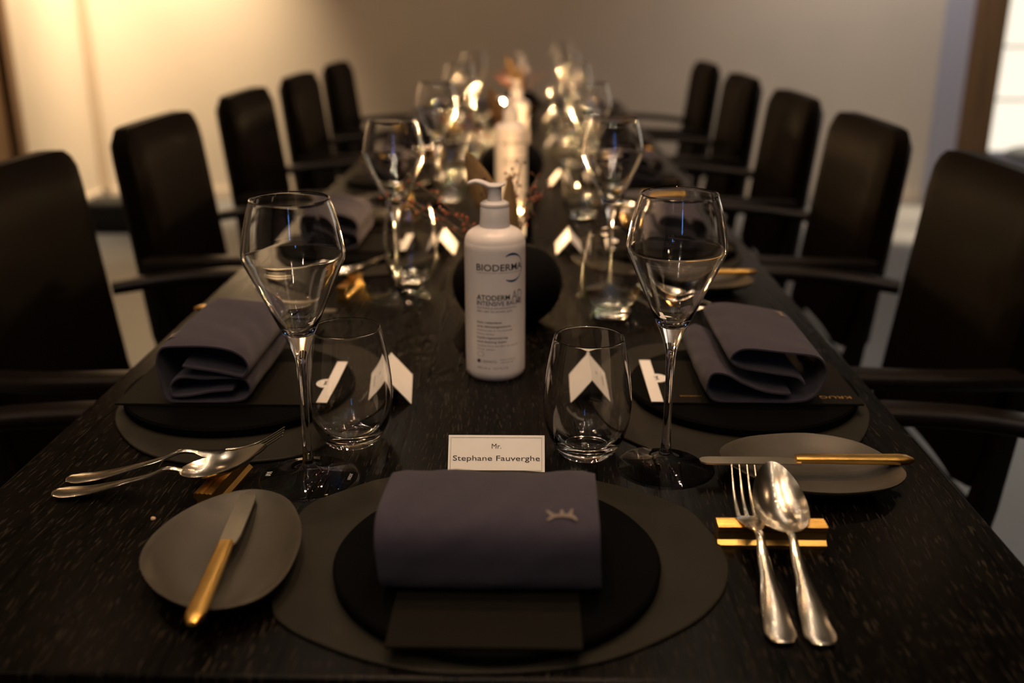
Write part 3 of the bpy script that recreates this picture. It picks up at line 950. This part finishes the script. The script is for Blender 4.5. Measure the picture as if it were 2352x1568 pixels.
# gold cutlery rest: a short rail with a grooved head and a flared foot, running along x
def rest_mesh():
    sec = [(-0.0085, 0.0), (-0.0085, 0.0024), (-0.0055, 0.0055), (-0.0048, 0.0110), (-0.0075, 0.0138), (-0.0075, 0.0172), (-0.0052, 0.0180), (-0.0042, 0.0172), (-0.0020, 0.0182),
           (0.0, 0.0174), (0.0020, 0.0182), (0.0042, 0.0172), (0.0052, 0.0180), (0.0075, 0.0172), (0.0075, 0.0138), (0.0048, 0.0110), (0.0055, 0.0055), (0.0085, 0.0024), (0.0085, 0.0)]
    bm = bmesh.new()
    A = [bm.verts.new((-0.041, y, z)) for y, z in sec]
    B = [bm.verts.new((0.041, y, z)) for y, z in sec]
    n = len(sec)
    for i in range(n):
        j = (i + 1) % n
        bm.faces.new((A[i], A[j], B[j], B[i]))
    bm.faces.new(A[::-1]); bm.faces.new(B)
    bmesh.ops.recalc_face_normals(bm, faces=bm.faces)
    return from_bm('cutlery_rest', bm, M['gold'])
rest_me = rest_mesh()

# glasses
wine_me = lathe('wine_glass', [(0, 0.0), (0.040, 0.0), (0.0423, 0.0009), (0.0418, 0.0018), (0.032, 0.0032), (0.020, 0.0056), (0.0115, 0.0088), (0.0066, 0.0130), (0.0046, 0.020), (0.0038, 0.036), (0.0035, 0.065),
                               (0.0038, 0.092), (0.0050, 0.109), (0.0082, 0.121), (0.0130, 0.1325), (0.0200, 0.148), (0.0290, 0.1685), (0.0368, 0.186), (0.0404, 0.1942), (0.0415, 0.1995), (0.0409, 0.2055),
                               (0.0380, 0.221), (0.0348, 0.234), (0.0317, 0.2435), (0.0313, 0.2441), (0.0309, 0.2435), (0.0340, 0.2338), (0.0372, 0.2208), (0.0401, 0.2054), (0.0407, 0.1994), (0.0396, 0.1946), (0.0360, 0.1866), (0.0280, 0.1692),
                               (0.0190, 0.1495), (0.0120, 0.1378), (0.0055, 0.1325), (0, 0.1318)], M['glass'], 72, 3)
tumbler_me = lathe('water_tumbler', [(0, 0.0006), (0.0205, 0.0006), (0.0222, 0.0), (0.0240, 0.0006), (0.0285, 0.0065), (0.0345, 0.0185), (0.0384, 0.0325), (0.0398, 0.047), (0.0390, 0.064), (0.0364, 0.085), (0.0332, 0.102), (0.0312, 0.1108), (0.0308, 0.1114),
                                     (0.0304, 0.1108), (0.0324, 0.1018), (0.0355, 0.085), (0.0381, 0.064), (0.0388, 0.047), (0.0373, 0.033), (0.0330, 0.0205), (0.0260, 0.0112), (0.0150, 0.0072), (0, 0.0062)], M['glass'], 64, 3)

def wrap_mesh(me, radius, zc, ang0, dirn=1):
    """bend flat lettering around a vertical cylinder (ang0 = angle of x = 0; +x runs counter-clockwise seen from above)"""
    return xform_mesh(me, lambda c: Vector((radius * math.cos(ang0 + dirn * c.x / radius), radius * math.sin(ang0 + dirn * c.x / radius), zc + c.y)))

# ------------------------------------------------------------------ lotion bottle
BR = 0.0327
def bottle_spec():
    body = lathe('body', [(0, 0.0), (0.026, 0.0), (0.0300, 0.0012), (0.0320, 0.0042), (BR, 0.010), (BR, 0.05), (BR, 0.10), (BR, 0.144), (0.0325, 0.1495), (0.0315, 0.1545), (0.0290, 0.1590), (0.0250, 0.1622), (0.0200, 0.1645), (0.0165, 0.1655), (0, 0.1655)], M['plastic'], 64, 2, 50)
    cap = lathe('collar', [(0.0163, 0.1645), (0.0163, 0.1665), (0.0158, 0.172), (0.0154, 0.186), (0.0150, 0.1866), (0.0150, 0.1878), (0.0154, 0.1884), (0.0150, 0.1905), (0.0120, 0.1925), (0.0082, 0.1932), (0, 0.1932)], M['cap'], 48, 0, 35)
    stem = lathe('pump_stem', [(0.0080, 0.1925), (0.0076, 0.1935), (0.0073, 0.200), (0.0076, 0.2085), (0, 0.2085)], M['cap'], 32, 0, 40)
    pth = crom([(0.0110, 0, 0.2110), (0.0085, 0, 0.2100), (0.0030, 0, 0.2085), (-0.0050, 0, 0.2085), (-0.0120, 0, 0.2115), (-0.0190, 0, 0.2130), (-0.0245, 0, 0.2120), (-0.0275, 0, 0.2105)], 4)
    kf = lerp_list([(0, 0.0035, 0.0010), (0.1, 0.0072, 0.0016), (0.35, 0.0085, 0.0026), (0.55, 0.0075, 0.0024), (0.85, 0.0050, 0.0022), (1, 0.0036, 0.0016)], len(pth))
    head = sweep('pump_head', pth, [k[0] for k in kf], [k[1] for k in kf], M['cap'], 16, power=2.6)
    kids = [('body', body, []), ('collar', cap, []), ('pump_stem', stem, []), ('pump_head', head, [])]
    FRONT = -PI / 2
    R2 = BR + 0.00012
    S0 = -0.0196
    def line(body_, width, height, z, m, s=S0, bold=0.0):
        me = text_mesh('printed_lettering', body_, m, width, height, bold=bold)
        me = xform_mesh(me, lambda c: Vector((c.x + s, c.y, 0)))
        kids.append(('printed_lettering', wrap_mesh(me, R2, z - TZ, FRONT), []))
    line('BIODERMA', 0.0545, 0.0071, 0.8743, M['print_black'], bold=0.012)
    line('LABORATOIRE DERMATOLOGIQUE', 0.0545, 0.0013, 0.8715, M['print_grey'])
    line('ATODERM', 0.0372, 0.0055, 0.8424, M['print_black'], bold=0.018)
    line('AD', 0.0150, 0.0108, 0.8412, M['print_grey'], s=0.0200)
    line('INTENSIVE BAUME', 0.0540, 0.0048, 0.8364, M['print_indigo'], bold=0.015)
    line('SOOTHING & LIPID-REPLENISHING', 0.0460, 0.0021, 0.8327, M['print_indigo'])
    line('VERY DRY TO ATOPIC SKIN', 0.0400, 0.0021, 0.8288, M['print_indigo'])
    line('Soin relipidant', 0.0280, 0.0023, 0.8166, M['print_black'], bold=0.01)
    line('anti-d\u00e9mangeaisons', 0.0385, 0.0023, 0.8121, M['print_black'], bold=0.01)
    line('Hydrate d\u00e8s la 1re seconde', 0.0400, 0.0018, 0.8080, M['print_grey'])
    line('Peaux s\u00e8ches', 0.0200, 0.0018, 0.8040, M['print_grey'])
    line('Lipid-replenishing', 0.0345, 0.0023, 0.7994, M['print_black'], bold=0.01)
    line('anti-itching balm', 0.0330, 0.0023, 0.7949, M['print_black'], bold=0.01)
    line('Soothes from the skin 1st second', 0.0480, 0.0018, 0.7906, M['print_grey'])
    line('Dry skin', 0.0195, 0.0018, 0.7866, M['print_grey'])
    line('500 ml e', 0.0150, 0.0024, 0.7648, M['print_grey'])
    line('16.7 FL.OZ', 0.0165, 0.0024, 0.7648, M['print_grey'], s=-0.0010)
    line('DERMATO', 0.0160, 0.0030, 0.7720, M['print_grey'], s=-0.0135)
    line('Made in France', 0.0190, 0.0015, 0.7748, M['print_grey'], s=0.0065)
    line('www', 0.0160, 0.0015, 0.7718, M['print_grey'], s=0.0065)
    bm = bmesh.new()
    bm.faces.new([bm.verts.new((x, y, 0)) for x, y in ((S0, 0), (S0 + 0.0040, 0), (S0 + 0.0040, 0.0036), (S0, 0.0036))])
    kids.append(('printed_mark', wrap_mesh(from_bm('printed_mark', bm, M['print_black']), R2, 0.7718 - TZ, FRONT), []))
    # small loop mark over the last lines
    bm = bmesh.new()
    for k in range(20):
        a0, a1 = 2 * PI * k / 20, 2 * PI * (k + 1) / 20
        bm.faces.new([bm.verts.new((S0 + 0.0042 + r * math.cos(a), r * 0.75 * math.sin(a), 0)) for r, a in ((0.0036, a0), (0.0040, a0), (0.0040, a1), (0.0036, a1))])
    kids.append(('printed_mark', wrap_mesh(from_bm('printed_mark', bm, M['print_grey']), R2, 0.7815 - TZ, FRONT), []))
    # open blue ring round the end of the name
    bm = bmesh.new()
    prev = None
    for k in range(41):
        a = math.radians(122 - 242 * k / 40)
        e = abs(k / 40 - 0.5) * 2
        w = 0.0004 + 0.0006 * math.sin(PI * min(1, (1 - e) * 1.6) / 1.0) * e * 1.9
        r = 0.0146
        row = [bm.verts.new((0.0205 + (r - w) * math.cos(a), (r - w) * math.sin(a), 0)), bm.verts.new((0.0205 + (r + w) * math.cos(a), (r + w) * math.sin(a), 0))]
        if prev: bm.faces.new((prev[0], prev[1], row[1], row[0]))
        prev = row
    kids.append(('printed_ring', wrap_mesh(from_bm('printed_ring', bm, M['print_blue']), R2, 0.8770 - TZ, FRONT), [], 'open blue ring'))
    return ('lotion_bottle', None, kids, None)

BOT = [(-0.0395, 1.0420, 0, 'white lotion pump bottle with black and blue print, the sharp one nearest the camera'),
       (-0.043, 2.02, 0.1, 'blurred white pump bottle lit by the candle, second along the table middle'),
       (-0.040, 2.52, -0.1, 'blurred white pump bottle, third along the table middle'),
       (-0.040, 3.85, 0.0, 'blurred white pump bottle at the far end of the table middle')]
for x, y, rz, lab in BOT:
    place('bottle', bottle_spec, (x, y, TZ), rz, lab, 'bottle', 'white pump bottles along the table middle')

# ------------------------------------------------------------------ laid places
def setting(side, k, cx, cy, rz, wine=None, tumbler=None):
    c, s = math.cos(rz), math.sin(rz)
    def w(x, y): return (cx + c * x - s * y, cy + s * x + c * y)
    if side == 'head':
        who = 'at the head place'
        sib = None
    else:
        who = 'at the %s %s place' % (ORD[k], side)
    g = (lambda t: t)
    far = '' if k < 2 else 'blurred '
    place('mat', ('placemat', mat_me, [], None), (*w(0, 0), TZ), rz, far + 'olive brown leather placemat of pebble shape ' + who, 'placemat', g('leather placemats'))
    place('charger', ('charger_plate', charger_me, [], None), (*w(0, 0), TZ + 0.003), rz, far + 'thick round black slate charger ' + who, 'charger', g('black slate chargers'))
    mk = 'menuP' if (side == 'right') else 'menu'
    my = -0.005 if side == 'head' else 0.0
    place(mk, lambda: menu_spec(side == 'right'), (*w(-0.0055 if side == 'head' else 0, my), TZ + 0.0135), rz, far + 'dark menu card with white paper band on the charger ' + who, 'menu', g('dark menu cards'))
    nz = TZ + 0.0170
    if side == 'head':
        place('napH', ('napkin', napH, [('embroidered_emblem', embH, [], 'beige embroidered emblem')], None), (*w(-0.003, -0.009), nz), rz,
              'rolled purple grey linen napkin with beige emblem, front and centre of the picture', 'napkin', g('linen napkins'))
    elif side == 'left':
        place('napA', ('napkin', napA, [('embroidered_emblem', embA, [], 'beige embroidered emblem')], None), (*w(-0.017, -0.016), nz), rz,
              far + 'rolled purple grey linen napkin ' + who, 'napkin', g('linen napkins'))
    else:
        place('napB', ('napkin', napB, [('embroidered_emblem', embB, [], 'beige embroidered emblem')], None), (*w(0.014, -0.012), nz), rz,
              far + 'loosely rolled purple grey linen napkin ' + who, 'napkin', g('linen napkins'))
    if wine:
        place('wine', ('wine_glass', wine_me, [], None), (*wine, TZ), 0, far + 'clear stemmed wine glass with angular bowl ' + who, 'wine glass', g('stemmed wine glasses'))
    if tumbler:
        place('tumbler', ('water_tumbler', tumbler_me, [], None), (*tumbler, TZ), 0, far + 'clear stemless rounded water tumbler ' + who, 'tumbler', g('stemless water tumblers'))
    return w

LC = [0.966 + 0.64 * k for k in range(5)]
RC = [0.977 + 0.64 * k for k in range(5)]
WL = [(-0.1913, 0.7757), (-0.1850, 1.336)] + [(-0.187, 1.99 + 0.64 * k) for k in range(3)]
TL = [(-0.1680, 0.8560), (-0.1790, 1.430)] + [(-0.170, 2.07 + 0.64 * k) for k in range(3)]
WR = [(0.1080, 1.352), (0.112, 1.985), (0.110, 2.63), (0.112, 3.27), (0.110, 3.91)]
TR = [(0.1050, 1.262), (0.098, 1.90), (0.100, 2.54), (0.096, 3.18), (0.100, 3.82)]

wH = setting('head', 0, -0.0235, 0.632, 0.0, (0.1195, 0.8043), (0.0510, 0.8340))
wine_head = [o for o in bpy.data.objects if o.get('category') == 'wine glass'][-1]

def cutlery(side, k, rest, rot, fork, spoon, who, yawf=0.0, yaws=0.0):
    far = '' if k < 2 else 'blurred '
    place('rest', ('cutlery_rest', rest_me, [], None), (*rest, TZ), rot, far + 'small gold rail cutlery rest ' + who, 'cutlery rest', 'gold cutlery rests')
    place('fork', ('dinner_fork', fork_me, [], None), (*fork, TZ), rot + yawf, far + 'silver fork with four tines propped on the gold rest ' + who, 'fork', 'silver forks')
    place('spoon', ('soup_spoon', spoon_me, [], None), (*spoon, TZ), rot + yaws, far + 'silver spoon propped on the gold rest ' + who, 'spoon', 'silver spoons')

# head place
cutlery('head', 0, (0.1830, 0.6745), 0.0, (0.1625, 0.5435), (0.1880, 0.5415), 'at the head place', -0.045, -0.02)
place('plateL', ('bread_plate', plate_L, [], None), (cL[0], cL[1], TZ), 0, 'grey brown stoneware bread plate at the lower left of the picture', 'plate', 'stoneware bread plates')
kn = place('knife', knife_spec, (-0.2112, 0.5290, 0.7688), math.radians(4.2), 'butter knife with gold handle lying across the lower left bread plate', 'knife', 'gold handled butter knives')
hc = place('cardH', lambda: ('place_card', tent_me, [('printed_border', frame_mesh(-0.0405, 0.0400, 0.0022, 0.0322, 0.00022), []),
                                                  ('printed_name', panel_text('Mr.', None, 0.0046, 0.0124, M['ink']), []),
                                                  ('printed_name', panel_text('Stephane Fauverghe', 0.0765, 0.0047, 0.0233, M['ink']), [])], None),
           (-0.0300, 0.8090, TZ + 0.0008), math.radians(0.5), 'white folded place card with a printed border and two lines, behind the head napkin', 'place card', 'white folded place cards')

# side places
for k in range(5):
    dy = 0.64 * k
    far = '' if k < 2 else 'blurred '
    whoL = 'at the %s left place' % ORD[k]
    whoR = 'at the %s right place' % ORD[k]
    setting('left', k, -0.3020, LC[k], -PI / 2, WL[k], TL[k])
    setting('right', k, 0.2200, RC[k], PI / 2, WR[k], TR[k])
    cutlery('left', k, (-0.2580, 0.7520 + dy - (0.03 if k else 0)), -PI / 2 - 0.12, (-0.3985, 0.7645 + dy), (-0.3990, 0.7395 + dy), whoL, 0.245, 0.15)
    cutlery('right', k, (0.1800, 1.2350 + dy), PI / 2, (0.318, 1.2150 + dy), (0.318, 1.2420 + dy), whoR, 0.02, -0.03)
    # bread plates with knives
    if k == 0:
        labP, labK = 'grey brown stoneware bread plate between the silver spoon and the right placemat', 'butter knife with gold handle bridging the right bread plate'
    else:
        labP, labK = far + 'stoneware bread plate ' + whoR, far + 'butter knife with gold handle on the bread plate ' + whoR
    place('plateR', ('bread_plate', plate_R, [], None), (cR[0], cR[1] + dy - (0.0 if k == 0 else 0.03), TZ), 0, labP, 'plate', 'stoneware bread plates')
    place('knife', knife_spec, (0.3270, 0.7795 + dy - (0.0 if k == 0 else 0.012), 0.7676), PI / 2, labK, 'knife', 'gold handled butter knives')
    place('plateR', ('bread_plate', plate_R, [], None), (-0.345, 1.215 + dy, TZ), PI, far + 'stoneware bread plate ' + whoL, 'plate', 'stoneware bread plates')
    place('knife', knife_spec, (-0.4300, 1.2105 + dy, 0.7676), -PI / 2, far + 'butter knife with gold handle on the bread plate ' + whoL, 'knife', 'gold handled butter knives')
    # tent cards, ridge along the table
    place('card', lambda: ('place_card', tent_me, [('printed_emblem', card_logo, []), ('printed_line', guest_line, [])], None),
          (-0.1490, 0.985 + dy, TZ + 0.0008), -PI / 2 + (0.10 if k == 0 else 0.0), far + 'white folded place card ' + whoL, 'place card', 'white folded place cards')
    place('card', None, (0.0625, 0.990 + dy, TZ + 0.0008), PI / 2, far + 'white folded place card ' + whoR, 'place card', 'white folded place cards')

# etched marks on the two sharp glasses
def etched(body, width, height, z, radius, ang):
    me = text_mesh('etched_mark', body, M['etch'], width, height, 'CENTER')
    return wrap_mesh(me, radius, z, ang)
link('etched_mark', etched('0,1 l', 0.0085, 0.0042, 0.1965, 0.0419, PI / 2 + 0.02), wine_head)
link('etched_mark', etched('RIEDEL', 0.0085, 0.0026, 0.1905, 0.0408, PI / 2 + 0.02), wine_head)
bm = bmesh.new()
bm.faces.new([bm.verts.new((x, y, 0)) for x, y in ((-0.005, 0), (0.005, 0), (0.005, 0.0003), (-0.005, 0.0003))])
link('etched_mark', wrap_mesh(from_bm('etched_mark', bm, M['etch']), 0.0417, 0.1948, PI / 2 + 0.02), wine_head)
wine_left = [o for o in bpy.data.objects if o.get('category') == 'wine glass' and abs(o.location.x + 0.1913) < 1e-4][0]
def foot_mark(body, width, height, ang, rad):
    me = text_mesh('etched_mark', body, M['etch'], width, height, 'CENTER')
    c, s = math.cos(ang), math.sin(ang)
    return xform_mesh(me, lambda v: Vector(((rad + v.y) * c - v.x * s, (rad + v.y) * s + v.x * c, 0.0030)))
link('etched_mark', foot_mark('RIEDEL', 0.012, 0.0028, -0.05, 0.0345), wine_left)
zig = [(-0.5, 0), (-0.5, 1), (-0.36, 1), (-0.36, 0.15), (-0.2, 1), (-0.05, 1), (0.08, 0.15), (0.2, 1), (0.36, 1), (0.5, 0), (0.36, 0), (0.27, 0.7), (0.14, 0), (0.0, 0), (-0.13, 0.7), (-0.26, 0)]
link('etched_mark', xform_mesh(flat_poly('etched_mark', zig, M['etch']), lambda v: Vector((-0.0335 - v.y * 0.0045, 0.002 + v.x * 0.008, 0.0031))), wine_left)

# ------------------------------------------------------------------ centre pieces
vase_me = lathe('stone_vase', [(0, 0), (0.030, 0.0), (0.046, 0.006), (0.062, 0.022), (0.0705, 0.045), (0.067, 0.068), (0.052, 0.087), (0.032, 0.096), (0.0175, 0.0985), (0.013, 0.0985), (0.0115, 0.094), (0.012, 0.06), (0, 0.058)], M['vase'], 56, 3)
def leaf_mesh(length, width):
    """a long dried seed pod leaf: curved, ribbed, with real thickness, growing along +z from a short stalk"""
    bm = bmesh.new()
    n, nv = 18, 7
    rows = []
    for i in range(n + 1):
        t = i / n
        w = width * (math.sin(PI * t ** 0.9) ** 0.85) * (1.0 - 0.10 * t) + 0.0006
        row = []
        for j in range(nv):
            u = j / (nv - 1) * 2 - 1
            cup = 0.35 * w * (u * u)
            row.append((u * w, cup + 0.010 * t * t + 0.0006 * math.cos(u * 9), length * t))
        rows.append(row)
    F = [[bm.verts.new(p) for p in r_] for r_ in rows]
    B = [[bm.verts.new((p[0], p[1] + 0.0012, p[2])) for p in r_] for r_ in rows]
    for i in range(n):
        for j in range(nv - 1):
            bm.faces.new((F[i][j], F[i][j + 1], F[i + 1][j + 1], F[i + 1][j]))
            bm.faces.new((B[i][j], B[i + 1][j], B[i + 1][j + 1], B[i][j + 1]))
        for j in (0, nv - 1):
            bm.faces.new((F[i][j], F[i + 1][j], B[i + 1][j], B[i][j]))
    for i in (0, n):
        for j in range(nv - 1):
            bm.faces.new((F[i][j], F[i][j + 1], B[i][j + 1], B[i][j]))
    bmesh.ops.recalc_face_normals(bm, faces=bm.faces)
    return from_bm('blade', bm, M['leaf'], True)
pod_me = leaf_mesh(0.105, 0.0165)
stalk_me = sweep('stalk', [(0, 0, -0.075), (0.0005, 0, -0.03), (0, 0, 0.004)], [0.0012, 0.0012, 0.0009], [0.0012, 0.0012, 0.0009], M['stem'], 6)
def ico(bm, c, r):
    bmesh.ops.create_icosphere(bm, subdivisions=1, radius=r, matrix=Matrix.Translation(c))
def twig_spec(seed, m_dot, spread, height, n_br, key):
    rnd = random.Random(seed)
    kids = []
    def bez(a, b, bend): 
        mid = (Vector(a) + Vector(b)) / 2 + Vector(bend)
        return [Vector(a).lerp(mid, t).lerp(mid.lerp(Vector(b), t), t) for t in [i / 7 for i in range(8)]]
    base = (0, 0, -0.035)
    bm = bmesh.new()
    dots = bmesh.new()
    for q in range(n_br):
        a = rnd.uniform(0, 2 * PI)
        rr = spread * rnd.uniform(0.5, 1.0)
        tip = (rr * math.cos(a), rr * math.sin(a), height * rnd.uniform(0.55, 1.0))
        p = bez(base, tip, (0, 0, height * 0.28))
        sweep('', p, [0.0008] * 8, [0.0008] * 8, None, 5, bm=bm)
        for j in range(3, 8):
            for _ in range(2):
                d = Vector((rnd.uniform(-1, 1), rnd.uniform(-1, 1), rnd.uniform(-0.4, 1))).normalized() * rnd.uniform(0.004, 0.012)
                ico(dots, p[j] + d, rnd.uniform(0.0014, 0.0027))
                sweep('', [p[j], p[j] + d], [0.0004] * 2, [0.0004] * 2, None, 4, bm=bm)
    return (key, None, [('twig', from_bm('twig', bm, M['stem'], True), []), ('berries', from_bm('berries', dots, m_dot, True), [])], None)

VASES = [(-0.031, 1.235), (-0.045, 2.22), (-0.043, 3.60)]
NTH = ['nearest', 'middle', 'farthest']
for q, (vx, vy) in enumerate(VASES):
    place('vase', ('stone_vase', vase_me, [], None), (vx, vy, TZ), 0, '%s squat round black stone vase on the table middle%s' % (NTH[q], ', behind the sharp bottle' if q == 0 else ''), 'vase', 'black stone vases')
    zt = TZ + 0.0985
    place('pod', ('dried_leaf', pod_me, [('stalk', stalk_me, [])], None), (vx - 0.009, vy, zt + 0.022), 0, 'long tan dried leaf leaning left out of the %s black vase' % NTH[q], 'dried leaf', 'dried leaves in the vases', rot=(0.05, -0.40, 0.1))
    place('pod', None, (vx + 0.007, vy - 0.002, zt - 0.016), 0, 'upright tan dried leaf at the right of the %s black vase' % NTH[q], 'dried leaf', 'dried leaves in the vases', rot=(-0.03, 0.09, 0.85))
    place('berry', lambda: twig_spec(3, M['berry'], 0.055, 0.115, 5, 'berry_twig'), (vx, vy + 0.002, zt), 0.4 * q, 'thin twig with dark red berries in the %s black vase' % NTH[q], 'twig', 'berry twigs in the vases')
    place('sprig', lambda: twig_spec(11, M['sprig'], 0.16, 0.075, 6, 'rust_sprig'), (vx, vy + 0.004, zt), 0.7 * q, 'spreading rust red dried sprig in the %s black vase' % NTH[q], 'sprig', 'rust red sprigs in the vases')

# candles in clear glass cylinders
cyl_me = lathe('glass_cylinder', [(0, 0.0), (0.0425, 0.0), (0.0430, 0.001), (0.0430, 0.0745), (0.0424, 0.075), (0.0418, 0.0745), (0.0418, 0.006), (0, 0.006)], M['thin_glass'], 40, 0, 35)
wax_me = lathe('candle', [(0, 0), (0.0305, 0.0), (0.031, 0.002), (0.031, 0.0415), (0.0295, 0.044), (0.018, 0.042), (0, 0.0413)], M['wax'], 36, 0, 40)
wick_me = sweep('wick', [(0, 0, 0.0405), (0.0004, 0, 0.0475), (0.001, 0, 0.0515)], [0.0007] * 3, [0.0007] * 3, M['wick'], 6)
flame_me = lathe('flame', [(0, 0.050), (0.0032, 0.0525), (0.0054, 0.058), (0.0046, 0.0645), (0.0022, 0.0725), (0, 0.078)], M['flame'], 14, 2)
CAND = [(-0.041, 1.70), (-0.100, 3.42), (-0.042, 2.36), (-0.040, 4.02)]
for q, (x, y) in enumerate(CAND):
    h = place('holder', ('candle_holder', cyl_me, [], None), (x, y, TZ), 0, 'clear glass cylinder holding a lit candle, %s' % (['just behind the sharp bottle', 'left of the middle line, far down', 'hidden behind the second bottle', 'behind the farthest bottle'][q]), 'candle holder', 'glass candle cylinders')
    place('candle', ('pillar_candle', wax_me, [('wick', wick_me, []), ('flame', flame_me, [], 'bright flame')], None), (x, y, TZ + 0.0065), 0, 'lit white pillar candle in the glass cylinder, %s' % (['just behind the sharp bottle', 'left of the far middle line', 'hidden behind the second bottle', 'behind the farthest bottle'][q]), 'candle', 'lit pillar candles')

# a crumb left on the bare table
bm = bmesh.new()
bmesh.ops.create_icosphere(bm, subdivisions=2, radius=0.0022)
rc = random.Random(5)
for v in bm.verts:
    v.co *= rc.uniform(0.75, 1.15)
    v.co.z = max(v.co.z * 0.7, -0.001)
cr = link('bread_crumb', from_bm('bread_crumb', bm, M['crumb'], True), None, (-0.3004, 0.7004, TZ + 0.001))
props(cr, 'tiny pinkish bread crumb on the bare table left of the bread plate', 'crumb')

for o in bpy.data.objects:
    if o.type == 'LIGHT' and o.name.startswith('table_spot') and o.location.y < 2.2:
        o.data.cycles.is_caustics_light = True
    if o.type == 'MESH':
        n = o.name.split('.')[0]
        if n in ('wine_glass', 'water_tumbler') and o.location.y < 1.5:
            o.cycles.is_caustics_caster = True
        elif n in ('tabletop', 'placemat', 'charger_plate', 'menu', 'napkin', 'bread_plate', 'paper_band', 'place_card'):
            o.cycles.is_caustics_receiver = True
